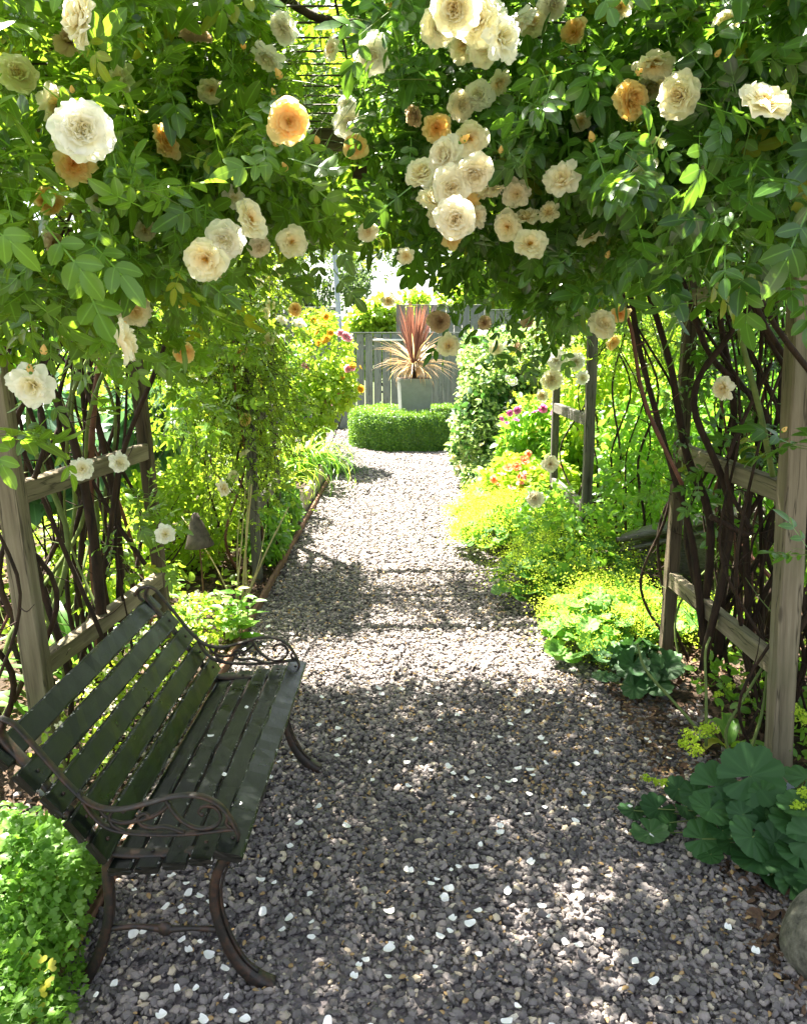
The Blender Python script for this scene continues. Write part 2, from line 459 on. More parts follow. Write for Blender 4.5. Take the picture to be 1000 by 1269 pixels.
def mat_simple(name, c0, c1, scale=8, rough=.8, bmp=.3, dist=.004, stretch=None, spec=.3, detail=5, metal=0.0, extra=None):
    m, nt, b, out = newmat(name)
    nz = noise(nt, scale, detail, .65, stretch=stretch)
    col = ramp(nt, nz, [(.3, c0), (.7, c1)])
    if extra: col = extra(nt, col)
    nt.links.new(col, b.inputs['Base Color']); b.inputs['Roughness'].default_value = rough
    b.inputs['Specular IOR Level'].default_value = spec; b.inputs['Metallic'].default_value = metal
    bump(nt, b, nz, bmp, dist); return m
M['bark'] = mat_simple('rose_cane_bark', (.012, .008, .006), (.055, .032, .018), 45, .85, .9, .006, (1, 1, .25))
M['cane_green'] = mat_simple('green_cane', (.08, .13, .03), (.16, .2, .05), 20, .6, .2)
M['cane_red'] = mat_simple('reddish_cane', (.08, .03, .02), (.16, .07, .04), 20, .6, .2)
M['soil'] = mat_simple('dark_garden_soil', (.02, .014, .010), (.075, .05, .032), 22, .95, .9, .02, detail=9)
M['stone_big'] = mat_simple('boulder_stone', (.06, .058, .042), (.30, .28, .21), 30, .9, 1.0, .03, detail=9)
M['lamp_shade'] = mat_simple('rusty_lamp_metal', (.05, .04, .034), (.13, .10, .085), 25, .75, .4)
M['rust'] = mat_simple('rusty_steel_edging', (.10, .05, .03), (.2, .11, .07), 30, .85, .4, .002)
M['sleeper'] = mat_simple('raised_bed_timber', (.16, .13, .10), (.36, .3, .24), 12, .85, .4, .004, (1, 1, 6))
M['white_plastic'] = mat_simple('white_stake', (.6, .6, .6), (.75, .75, .74), 5, .5, .1)
M['wire'] = mat_simple('dark_wire', (.03, .025, .02), (.08, .06, .05), 30, .6, .2, metal=.4)
M['driftwood'] = mat_simple('dark_split_log', (.008, .006, .005), (.13, .11, .10), 9, .35, .9, .01, (1, 9, 9), spec=.6, detail=8)
M['pot'] = mat_simple('grey_planter_zinc', (.17, .175, .165), (.25, .26, .245), 5, .7, .15, .003)
M['litter'] = mat_petal('litter_flake', (.42, .3, .14), (.3, .16, .06), tf=.15)
M['shoe'] = mat_simple('galvanised_post_shoe', (.3, .34, .4), (.42, .46, .52), 15, .5, .1, metal=.5)

def mat_wood(name, c0, c1, c2, knots=True):
    m, nt, b, out = newmat(name)
    tc = N(nt, 'ShaderNodeTexCoord').outputs['Object']
    rnd = N(nt, 'ShaderNodeObjectInfo').outputs['Random']
    off = N(nt, 'ShaderNodeVectorMath', operation='ADD')
    cb = N(nt, 'ShaderNodeCombineXYZ'); nt.links.new(math_(nt, 'MULTIPLY', rnd, 7.0), cb.inputs[0]); nt.links.new(math_(nt, 'MULTIPLY', rnd, 13.0), cb.inputs[2])
    nt.links.new(tc, off.inputs[0]); nt.links.new(cb.outputs[0], off.inputs[1]); v = off.outputs[0]
    g = noise(nt, 26, 6, .6, vec=v, stretch=(1, 1, .07))
    g2 = noise(nt, 120, 3, .6, vec=v, stretch=(1, 1, .03))
    big = noise(nt, 3.0, 3, .6, vec=v)
    col = ramp(nt, g, [(.3, c0), (.52, c1), (.72, c2)])
    col = mixc(nt, math_(nt, 'MULTIPLY', g2, .55), col, c0)
    ck = noise(nt, 16, 4, .55, vec=v, stretch=(1, 1, .05))
    crack = ramp(nt, math_(nt, 'ABSOLUTE', math_(nt, 'SUBTRACT', ck, .5)), [(0, (1, 1, 1)), (.012, (0, 0, 0))])
    kn = N(nt, 'ShaderNodeTexVoronoi'); kn.inputs['Scale'].default_value = 3.2
    mp = N(nt, 'ShaderNodeMapping'); mp.inputs['Scale'].default_value = (2.2, 2.2, .9); nt.links.new(v, mp.inputs[0]); nt.links.new(mp.outputs[0], kn.inputs[0])
    knot = ramp(nt, kn.outputs['Distance'], [(0, (1, 1, 1)), (.07, (.7, .7, .7)), (.11, (0, 0, 0))])
    col = mixc(nt, math_(nt, 'MAXIMUM', math_(nt, 'MULTIPLY', crack, .8), math_(nt, 'MULTIPLY', knot, .7)), col, tuple(c * .3 for c in c0))
    col = mixc(nt, math_(nt, 'MULTIPLY', ramp(nt, big, [(.5, (0, 0, 0)), (.75, (1, 1, 1))]), .5), col, (.10, .11, .05))
    nt.links.new(col, b.inputs['Base Color']); b.inputs['Roughness'].default_value = .85; b.inputs['Specular IOR Level'].default_value = .25
    h = math_(nt, 'SUBTRACT', math_(nt, 'ADD', g, math_(nt, 'MULTIPLY', g2, .6)), crack)
    bump(nt, b, h, .7, .003); return m
M['post'] = mat_wood('weathered_post_wood', (.10, .08, .052), (.25, .21, .14), (.38, .33, .23))
M['post_dark'] = mat_wood('dark_post_wood', (.045, .034, .022), (.12, .092, .058), (.19, .15, .10))  # darker brown than the near posts' wood
M['post_grey'] = mat_wood('grey_post_wood', (.06, .055, .045), (.13, .12, .10), (.21, .195, .17))
M['fence'] = mat_wood('grey_painted_fence', (.12, .135, .12), (.185, .20, .18), (.24, .255, .23))

def mat_bench():
    m, nt, b, out = newmat('dark_green_bench_paint')
    s = lf(nt); tc = N(nt, 'ShaderNodeTexCoord').outputs['Object']
    n1 = noise(nt, 9, 5, .6, vec=tc); n2 = noise(nt, 60, 4, .7, vec=tc); n3 = noise(nt, 45, 5, .7, vec=tc, stretch=(1, .12, 1))
    col = ramp(nt, n1, [(.3, (.0016, .0030, .0026)), (.7, (.0048, .0070, .0056))])
    dust = ramp(nt, n3, [(.55, (0, 0, 0)), (.8, (1, 1, 1))])
    col = mixc(nt, math_(nt, 'MULTIPLY', dust, .22), col, (.04, .045, .025))
    chip = math_(nt, 'ADD', math_(nt, 'MULTIPLY', s[1], .17), n2)
    chip = ramp(nt, chip, [(.76, (0, 0, 0)), (.775, (1, 1, 1))])
    col = mixc(nt, chip, col, (.42, .41, .38))
    nt.links.new(col, b.inputs['Base Color'])
    rg = ramp(nt, n1, [(.3, (.25, .25, .25)), (.7, (.45, .45, .45))]); nt.links.new(rg, b.inputs['Roughness'])
    b.inputs['Specular IOR Level'].default_value = .3
    bump(nt, b, math_(nt, 'ADD', n3, math_(nt, 'MULTIPLY', chip, -.5)), .55, .003); return m
M['bench'] = mat_bench()
def iron_extra(nt, col):
    n = noise(nt, 35, 5, .7)
    return mixc(nt, ramp(nt, n, [(.45, (0, 0, 0)), (.62, (1, 1, 1))]), col, (.055, .026, .014))
M['iron'] = mat_simple('rusty_black_cast_iron', (.008, .007, .006), (.022, .017, .013), 18, .55, .5, .003, spec=.5, extra=iron_extra, detail=7)

def mat_gravel():
    m, nt, b, out = newmat('slate_gravel_stone')
    s = lf(nt)
    col = ramp(nt, s[0], [(0, (.066, .059, .057)), (.3, (.122, .108, .103)), (.6, (.182, .160, .150)), (.85, (.25, .215, .195)), (.94, (.30, .255, .22)), (.97, (.52, .42, .28)), (1, (.5, .46, .38))])
    nz = noise(nt, 160, 4, .7)
    col = mixc(nt, .5, col, mixc(nt, nz, (.2, .2, .2), (1, 1, 1)), 'MULTIPLY')
    col = mixc(nt, 1.0, col, (1.35, 1.35, 1.35), 'MULTIPLY')
    nt.links.new(col, b.inputs['Base Color']); b.inputs['Roughness'].default_value = .75; b.inputs['Specular IOR Level'].default_value = .35
    bump(nt, b, nz, .4, .002); return m
M['gravel'] = mat_gravel()
def mat_pathbase():
    m, nt, b, out = newmat('gravel_bed_fines')
    v = N(nt, 'ShaderNodeTexVoronoi'); v.inputs['Scale'].default_value = 55
    tc = N(nt, 'ShaderNodeTexCoord').outputs['Object']; nt.links.new(tc, v.inputs[0])
    bw = N(nt, 'ShaderNodeSeparateColor'); nt.links.new(v.outputs['Color'], bw.inputs[0])
    col = ramp(nt, bw.outputs[0], [(0, (.10, .09, .09)), (.6, (.2, .17, .17)), (1, (.32, .27, .24))])
    nt.links.new(col, b.inputs['Base Color']); b.inputs['Roughness'].default_value = .9
    bump(nt, b, v.outputs['Distance'], .9, .01); return m
M['pathbase'] = mat_pathbase()
M['earth'] = mat_simple('rough_lawn_earth', (.03, .045, .015), (.08, .10, .03), 3, .95, .6, .02, detail=9)

# ------------------------------------------------------------------ ground, path, beds
def sheet(name, x0, x1, y0, y1, z, mat, nx=2, ny=2, amp=0.0, kind='structure'):
    xs = np.linspace(x0, x1, nx); ys = np.linspace(y0, y1, ny); X, Y = np.meshgrid(xs, ys)
    Z = np.full(X.shape, z) + (rng.random(X.shape) - .3) * amp
    v = np.stack([X, Y, Z], -1).reshape(-1, 3)
    i = (np.arange(ny - 1)[:, None] * nx + np.arange(nx - 1)[None]).ravel()
    mb = MB(); mb.add(v, [np.stack([i, i + 1, i + nx + 1, i + nx], 1)])
    return tag(mb.build(name, mat), kind=kind)
sheet('ground', -300, 300, -200, 500, -.03, M['earth'])
sheet('gravel_path', -.88, 1.35, -2.5, 14.9, .0, M['pathbase'])
sheet('gravel_turning_area', -2.3, -.884, 10.7, 14.9, .0, M['pathbase'])
sheet('soil_bed', -9, -.9, -2.5, 10.69, -.012, M['soil'], 90, 150, .05)
sheet('soil_bed', .95, 9, -2.5, 10.8, -.012, M['soil'], 90, 150, .045)

def right_edge(y):
    return np.interp(y, [0, 1.6, 2.1, 2.8, 3.1, 3.7, 5, 8, 10.5, 11.2, 15], [1.3, 1.28, 1.22, 1.08, .93, .9, .95, 1.0, 1.1, 1.3, 1.3])
def rocks():
    import bmesh
    bm = bmesh.new(); bmesh.ops.create_icosphere(bm, subdivisions=1, radius=1)
    v0 = np.array([x.co[:] for x in bm.verts]); f0 = np.array([[x.index for x in fc.verts] for fc in bm.faces]); bm.free()
    tpls = []
    for k in range(10):
        s = np.array([1, .5 + .4 * rng.random(), .4 + .25 * rng.random()])
        v = v0 * (1 + .35 * (rng.random((12 if len(v0) == 12 else len(v0), 1)) - .5)) * s
        tpls.append((v, [f0], np.zeros((len(v), 2))))
    mb = MB()
    def zone(y0, y1, dens, size, jz, x0=-.87):
        n = int((y1 - y0) * 2.1 * dens)
        y = y0 + rng.random(n) * (y1 - y0); x = x0 + rng.random(n) * (right_edge(y) - x0 + .05 * rng.random(n))
        lump = .006 * np.sin(x * 9 + np.sin(y * 5)) + .006 * np.sin(y * 7 + x * 4)
        z = .004 + rng.random(n) * jz + lump * .5
        T = np.stack([x, y, z], 1)
        X = rand_unit(n); X[:, 2] *= .35
        Z = np.tile([0, 0, 1.0], (n, 1)) + rng.normal(size=(n, 3)) * .45
        S = size * (.42 + .95 * rng.random(n) ** 2) * .66
        k = rng.integers(0, 10, n)
        rr = rng.random(n)
        for j in range(10):
            q = k == j
            inst(mb, tpls[j], T[q], X[q], Z[q], S[q], rr[q])
    zone(.9, 3.2, 7000, .0205, .015)
    zone(3.2, 5.2, 5600, .0210, .015)
    zone(5.2, 8.2, 3200, .027, .014)
    zone(8.2, 14.8, 1400, .038, .012)
    zone(10.6, 14.8, 900, .038, .012, -1.9)
    # gravel thinning out into the beds
    n = 2600; y = 1.3 + rng.random(n) * 4; x = right_edge(y) + rng.random(n) ** 2 * .35
    T = np.stack([x, y, np.full(n, .008)], 1); inst(mb, tpls[0], T, rand_unit(n) * [1, 1, .3], np.tile([0, 0, 1.0], (n, 1)) + rng.normal(size=(n, 3)) * .3, .011 * (.6 + rng.random(n)))
    n = 1600; y = 1.0 + rng.random(n) * 3; x = -.9 - rng.random(n) ** 2 * .5
    T = np.stack([x, y, np.full(n, .012)], 1); inst(mb, tpls[1], T, rand_unit(n) * [1, 1, .3], np.tile([0, 0, 1.0], (n, 1)) + rng.normal(size=(n, 3)) * .3, .011 * (.6 + rng.random(n)))
    tag(mb.build('gravel', M['gravel'], smooth=False), 'grey and mauve slate chippings covering the garden path', 'gravel', kind='stuff')
rocks()

# litter flakes on gravel and mulch on the beds
def flakes(name, label, spots, mat, size, z=.02):
    mb = MB()
    for (x0, x1, y0, y1, n, tp) in spots:
        x = x0 + rng.random(n) * (x1 - x0); y = y0 + rng.random(n) * (y1 - y0)
        T = np.stack([x, y, z + rng.random(n) * .012], 1)
        Z = np.tile([0, 0, 1.0], (n, 1)) + rng.normal(size=(n, 3)) * .45
        tplk = {'leaf': T_WIDE, 'chip': T_NAR, 'sq': T_TINY}[tp]
        inst(mb, tplk, T, rand_unit(n) * [1, 1, .2], Z, size * (.5 + 1.1 * rng.random(n)))
    return tag(mb.build(name, mat), label, 'litter', kind='stuff')
flakes('leaf_litter', 'small tan and yellow petal scraps lying among the gravel', [(-.85, 1.1, 1.2, 3.3, 900, 'leaf'), (-.85, .9, 3.0, 5.5, 1400, 'leaf'), (.45, 1.1, 2.5, 3.6, 450, 'leaf'), (-.8, .8, 5.5, 9, 400, 'leaf')], M['litter'], .013)
M['mulch'] = mat_simple('bark_mulch', (.04, .025, .016), (.16, .095, .055), 40, .9, .3)
flakes('bark_mulch', 'dark brown bark and twig mulch covering the planting beds', [(.95, 2.6, 1.6, 5.5, 9000, 'chip'), (-2.8, -.9, 1.2, 6.5, 12000, 'chip'), (.95, 2.2, 1.8, 5, 1500, 'leaf')], M['mulch'], .03, .015)

# ------------------------------------------------------------------ pergola arches
def arch(label, yn, yf, XR, XL, ztop, wn, wf, mats, rails, y_extra=None, roof=None, leanR=(0, 0), shoes=True):
    t = thing('pergola', label, 'pergola', (0, (yn + yf) / 2, 0), 'timber rose pergolas over the path')
    posts = {}
    for side, Xs in (('r', XR), ('l', XL)):
        for k, (y, w) in enumerate(((yn, wn), (yf, wf))):
            xb, xt = Xs[k]
            posts[(side, k)] = ((xb, y), (xt, y))
            p0 = (xb, y, -.02); p1 = (xt, y, ztop)
            po = board_obj('post', mats[k], t, p0, p1, (0, 1, 0), w, w, seg=16, b=.005, jit=.0012)
            if shoes:
                mb = MB(); board(mb, (xb, y, -.02), (xb, y, .055), (0, 1, 0), w + .012, w + .012, seg=1, b=.002)
                mb.build('post_shoe', M['shoe'], t, smooth=False)
    for side in ('r', 'l'):
        (bn, tn), (bf, tf_) = posts[(side, 0)], posts[(side, 1)]
        for z in rails:
            f = z / ztop
            xn = bn[0] + (tn[0] - bn[0]) * f; xf = bf[0] + (tf_[0] - bf[0]) * f
            board_obj('rail', mats[0], t, (xn, bn[1] + wn / 2 + .001, z), (xf, bf[1] - wf / 2 - .001, z), (0, 0, 1), .045, .075, seg=12, b=.004)
    for side in ('r', 'l'):
        (bn, tn), (bf, tf_) = posts[(side, 0)], posts[(side, 1)]
        board_obj('beam', mats[1], t, (tn[0], yn - (1.6 if roof else .15), ztop + .052), (tf_[0], yf + .2, ztop + .052), (0, 0, 1), .06, .1, seg=12)
    for y in (([] if roof else [yn]) + [(yn + yf) / 2, yf] + ([yn - .8, yn - 1.5] if roof else [])):
        board_obj('cross_beam', mats[1], t, (XL[0][1] - .15, y, ztop + .14), (XR[0][1] + .15, y, ztop + .14), (0, 0, 1), .045, .07, seg=12)
    if roof:
        y0, y1 = roof; mb = MB(); x0, x1 = XL[0][1], XR[0][1]
        for y in np.arange(y0, y1, .1): tube(mb, [(x0, y, ztop + .19), (x1, y, ztop + .19)], .0028, sides=5, n=4)
        for x in np.arange(x0, x1, .2): tube(mb, [(x, y0, ztop + .186), (x, y1, ztop + .186)], .0035, sides=5, n=4)
        mb.build('wire_mesh', M['wire'], t)
        for X, y in ((XR[0][0], yn - 1.55), (XL[0][0], yn - 1.55)):
            board_obj('post', mats[1], t, (X, y, -.02), (X, y, ztop), (0, 1, 0), .08, .08, seg=10)
    return t
arch('nearest weathered timber pergola beside the bench, with wire mesh roof', 2.6, 3.72, ((1.36, 1.25), (1.315, 1.315)), ((-1.27, -1.36), (-1.175, -1.27)), 2.2,
     .074, .058, (M['post'], M['post_dark']), (.47, 1.1, 1.8), roof=(1.1, 3.9))
arch('slimmer grey timber pergola further down the path, behind the lime green border', 5.2, 6.3, ((1.24, 1.21), (1.22, 1.2)), ((-1.0, -1.03), (-1.02, -1.05)), 2.2,
     .062, .055, (M['post_grey'], M['post_grey']), (.5, 1.1, 1.8), shoes=False)

# ------------------------------------------------------------------ bench
def make_bench():
    t = thing('garden_bench', 'dark green slatted bench with rusty scrolled iron ends at the left path edge', 'bench', (-.6, 2.23, 0), rz=R(-.7))
    def slat(name, x, z, nx, nz, w, half=.575, th=.02, e=0.0):
        mb = MB(); c = np.array([x, 0, z]); up = np.array([nx, 0, nz])
        board(mb, c + [0, -half, 0], c + [0, half, 0], up, w, th, seg=26, b=.0035, jit=.0007)
        return mb.build(name, M['bench'], t, world=False, smooth=False)
    for k in range(5):                        # seat, front to back
        f = k / 4
        x = .192 - .066 * k; z = .412 - .012 * k + .008 * math.sin(f * math.pi) * -1
        a = R([14, 2, -2, -3, -4][k]) * 1.0
        slat('seat_slat', x, z, math.sin(a), math.cos(a), .068 if k == 0 else .056, half=.58 if k == 0 else .57 + .004 * (k % 2))
    for k in range(5):                        # back, bottom to top
        s = .008 + .075 * k
        x = -.118 - .591 * s - .035 * (k / 4) ** 2; z = .405 + .807 * s
        a = R(53 + k * 2.2 - 90 + 90)
        slat('back_slat', x, z, math.sin(R(54 - k * 1.5)), math.cos(R(54 - k * 1.5)), .0645, half=.57 + .004 * (k % 2))
    ax = (0, 1, 0)
    for y in (-.52, .52):
        def c3(pts): return [(a, y, b_) for a, b_ in pts]
        mb = MB()
        sweep(mb, c3([(-.385, .70), (-.37, .722), (-.34, .728), (-.345, .69), (-.30, .625), (-.23, .53), (-.165, .44), (-.13, .392), (-.06, .378), (.05, .382), (.15, .392), (.205, .396)]), ax, .034, .012)
        for k in range(5):
            blob(mb, (.192 - .066 * k, y, .424 - .012 * k), (.0065, .0065, .003), 1, 0)
            s = .008 + .075 * k; blob(mb, (-.118 - .591 * s - .035 * (k / 4) ** 2 + .009, y, .405 + .807 * s + .007), (.005, .006, .006), 1, 0)
        fr = mb.build('end_frame', M['iron'], t, world=False)
        mb = MB()
        sweep(mb, c3([(-.352, .672), (-.372, .69), (-.37, .716), (-.345, .732), (-.315, .722), (-.285, .685), (-.235, .615), (-.185, .548), (-.14, .508), (-.08, .498), (-.01, .515), (.06, .535), (.12, .535), (.165, .51), (.192, .468), (.205, .432), (.203, .415)]), ax, .021, .007, n=8)
        sweep(mb, c3([(-.175, .545), (-.15, .49), (-.115, .452), (-.06, .436), (.02, .432), (.1, .436), (.19, .448), (.203, .44)]), ax, .019, .007, n=8)
        arm = mb.build('armrest', M['iron'], fr, world=False)
        mb = MB(); sc_ = dict(w=.016, t=.007)
        for pts, wd in (([(.035, .525), (.05, .495), (.075, .465), (.11, .448), (.15, .455), (.165, .48), (.152, .505), (.125, .508), (.112, .494), (.122, .482)], [1, .8, .6, .5]),
                        ([(.045, .515), (.01, .485), (-.04, .467), (-.08, .462), (-.115, .478), (-.128, .5)], [.9, .6, .5]),
                        ([(-.07, .438), (-.098, .455), (-.105, .478), (-.09, .496), (-.07, .494)], [.8, .5]),
                        ([(.075, .437), (.03, .452), (-.005, .449), (-.03, .458), (-.035, .477), (-.02, .487), (-.008, .479)], [.9, .5]),
                        ([(.19, .45), (.178, .462), (.182, .478)], [.8, .4])):
            sweep(mb, c3(pts), ax, .016, .0075, n=8, wid=[.016 * w_ for w_ in wd])
        for (a, b_) in ((.12, .486), (-.012, .479), (-.07, .492)):
            blob(mb, (a, y, b_), (.006, .007, .006), 1, 0)
        mb.build('scrollwork', M['iron'], arm if False else fr, world=False)
        mb = MB(); sweep(mb, c3([(.2, .40), (.168, .365), (.142, .30), (.140, .225), (.160, .14), (.192, .07), (.235, .025), (.275, .002)]), ax, .03, [.028, .024, .022, .022, .026, .032, .03], wid=[.026, .026, .028, .032, .045])
        sweep(mb, c3([(.2, .395), (.178, .35), (.160, .30), (.156, .24), (.172, .16), (.205, .085), (.24, .045)]), ax, .012, .006)
        mb.build('leg', M['iron'], fr, world=False)
        mb = MB(); sweep(mb, c3([(-.112, .385), (-.122, .32), (-.122, .25), (-.132, .18), (-.158, .10), (-.19, .035), (-.225, .0)]), ax, .03, [.028, .022, .022, .024, .03, .034], wid=[.026, .026, .03, .046])
        mb.build('leg', M['iron'], fr, world=False)
        mb = MB(); tube(mb, c3([(-.138, .165), (-.06, .172), (.01, .165), (.08, .168), (.152, .165)]), [.009, .006, .010, .006, .009], sides=8)
        blob(mb, (.01, y, .166), (.02, .012, .02), 2, .05)
        mb.build('stretcher', M['iron'], fr, world=False)
    # long tie bar under the seat
    mb = MB(); tube(mb, [(-.03, -.52, .30), (-.03, .52, .30)], .005, sides=7); mb.build('tie_rod', M['iron'], t, world=False)
    return t
make_bench()

# ------------------------------------------------------------------ roses
def petal(mb, phi, a0, a1, L, W, z0=0, r0=.0, cup=.2, ring=0.0, ruff=.06, nu=7, nv=6):
    v = []; c = []
    ph = random.random() * 6; notch = random.uniform(.0, .04); rr_ = random.random()
    r, z = r0, z0; prof = []
    for j in range(nv):
        t = j / (nv - 1); prof.append((r, z))
        a = a0 + (a1 - a0) * t; r += math.sin(a) * L / (nv - 1); z += math.cos(a) * L / (nv - 1)
    for j in range(nv):
        t = j / (nv - 1); w = W * (math.sin(min(1, t * .93 + .06) * math.pi * .62) ** .8) * (1 if t < .8 else 1 - ((t - .8) / .2) ** 2 * .45)
        pr, pz = prof[j]; a = a0 + (a1 - a0) * t
        nr, nz_ = -math.cos(a), math.sin(a)          # inward normal
        for i in range(nu):
            u = -1 + 2 * i / (nu - 1)
            off = cup * W * u * u + ruff * L * math.sin(u * 4.2 + ph) * t * t
            rrr = pr + nr * off - (L * .08 + notch * L * (1 - abs(u))) * (t ** 6) * math.sin(a) * (abs(u) ** 2 if notch < .05 else 1)
            zz = pz + nz_ * off
            x = rrr; y = u * w
            v.append([x * math.cos(phi) - y * math.sin(phi), x * math.sin(phi) + y * math.cos(phi), zz]); c.append([rr_, ring, t])
    i = (np.arange(nv - 1)[:, None] * nu + np.arange(nu - 1)[None]).ravel()
    mb.add(v, [np.stack([i, i + 1, i + nu + 1, i + nu], 1)], c)
def rose_mesh(kind):
    mb = MB()
    if kind == 'open':
        rings = [(8, 70, 92, 1.0, .44, 0), (8, 56, 84, .92, .40, .15), (8, 42, 76, .76, .34, .35), (7, 30, 66, .58, .26, .6), (5, 20, 50, .40, .18, .85)]
    elif kind == 'full':
        rings = [(9, 66, 100, 1.0, .42, 0), (9, 52, 84, .94, .40, .1), (8, 40, 70, .86, .38, .25), (8, 28, 54, .76, .34, .4), (8, 17, 38, .66, .28, .6), (7, 8, 20, .58, .22, .8), (6, 0, -8, .48, .17, 1)]
    elif kind == 'side':
        rings = [(7, 55, 112, 1.05, .36, 0), (8, 42, 90, 1.0, .34, .2), (8, 28, 66, .9, .32, .4), (6, 10, 40, .7, .26, .8)]
    elif kind == 'spent':
        rings = [(7, 70, 150, .9, .34, 0), (6, 50, 130, .8, .3, .3), (6, 20, 70, .6, .24, .6), (5, 5, -20, .5, .2, 1)]
    else:                                            # small simple flower
        rings = [(5, 60, 95, 1.0, .6, 0), (5, 30, 70, .6, .4, .7)]
    for n, a0, a1, L, W, rg in rings:
        p0 = random.random() * 6
        for k in range(n):
            petal(mb, p0 + k * 2 * math.pi / n + random.uniform(-.18, .18), R(a0 + random.uniform(-9, 9)), R(a1 + random.uniform(-14, 14)),
                  L * random.uniform(.85, 1.1), W * random.uniform(.85, 1.12), z0=.0 + .05 * rg, r0=.03, ring=rg, ruff=random.uniform(.05, .13),
                  cup=random.uniform(.1, .32), nu=7 if kind != 'simple' else 5, nv=6 if kind != 'simple' else 4)
    me = mb.build('rose_bloom', None, None); m = me.data
    m.name = 'rose_' + kind; bpy.data.objects.remove(me); return m
def stamen_mesh():
    mb = MB()
    for k in range(26):
        a = random.random() * 6.28; r = random.uniform(.02, .15)
        tube(mb, [(0, 0, .1), (r * math.cos(a) * .6, r * math.sin(a) * .6, .25), (r * math.cos(a), r * math.sin(a), random.uniform(.3, .38))], .008, .014, sides=4, n=2)
    o = mb.build('stamens', M['stamen'], None); m = o.data; bpy.data.objects.remove(o); return m
BL = {}
for kind in ('open', 'full', 'side', 'spent', 'simple'):
    for j in range(3 if kind in ('open', 'full') else 2):
        base = rose_mesh(kind)
        for mk in ('p_cream', 'p_white', 'p_apricot', 'p_pinkish', 'p_spent', 'p_pink', 'p_magenta', 'p_yellow', 'p_coral'):
            if kind != 'simple' and mk in ('p_magenta', 'p_coral'): continue
            d = base.copy(); d.materials.clear(); d.materials.append(M[mk]); BL.setdefault((kind, mk), []).append(d)
STM = stamen_mesh()
def bloom(parent, pos, r, kind, mk, face=None, spread=.45, st=True):
    o = bpy.data.objects.new('bloom', random.choice(BL[(kind, mk)])); COL.objects.link(o); o.parent = parent
    f = Vector(face) if face is not None else (Vector((0, 0, H)) - Vector(pos)).normalized() + Vector((0, 0, .05))
    f = (f.normalized() + Vector(rng.normal(size=3) * spread)).normalized()
    q = f.to_track_quat('Z', 'Y')
    o.rotation_mode = 'QUATERNION'; o.rotation_quaternion = q @ Matrix.Rotation(random.random() * 6.28, 3, 'Z').to_quaternion()
    o.location = Vector(pos) - base_of(parent) - f * r * .3; o.scale = (r, r, r * random.uniform(.8, 1.05))
    if st and kind == 'open':
        s = bpy.data.objects.new('stamens', STM); COL.objects.link(s); s.parent = o
    return o
def bud_mesh(mk):
    mb = MB(); blob(mb, (0, 0, .9), (.55, .55, .9), 2, .08)
    v = mb.V[0]; v[:, :2] *= (1.15 - .5 * np.clip(v[:, 2:3] - .6, 0, 1.2))
    o = mb.build('bud', M[mk], None); m = o.data; bpy.data.objects.remove(o); return m
def sepal_mesh():
    mb = MB()
    blob(mb, (0, 0, 0), (.33, .33, .3), 1, 0)
    T = np.zeros((5, 3)); a = np.arange(5) * 1.2566
    inst(mb, T_NAR and T_NAR, T, np.stack([np.cos(a) * .55, np.sin(a) * .55, np.full(5, .8)], 1), np.stack([-np.cos(a), -np.sin(a), np.full(5, .5)], 1), 1.3)
    o = mb.build('sepals', M['green'], None); m = o.data; bpy.data.objects.remove(o); return m
BUDM = {k: bud_mesh(k) for k in ('p_apricot', 'p_yellow', 'p_coral')}; SEP = sepal_mesh()
def bud(parent, pos, r, mk='p_apricot', d=None):
    o = bpy.data.objects.new('bud', BUDM[mk]); COL.objects.link(o); o.parent = parent
    f = Vector(d if d is not None else rng.normal(size=3) * .6 + np.array([0, -.3, .7])).normalized()
    o.rotation_mode = 'QUATERNION'; o.rotation_quaternion = f.to_track_quat('Z', 'Y')
    o.location = Vector(pos) - base_of(parent); o.scale = (r, r, r)
    s = bpy.data.objects.new('sepals', SEP); COL.objects.link(s); s.parent = o
    return o

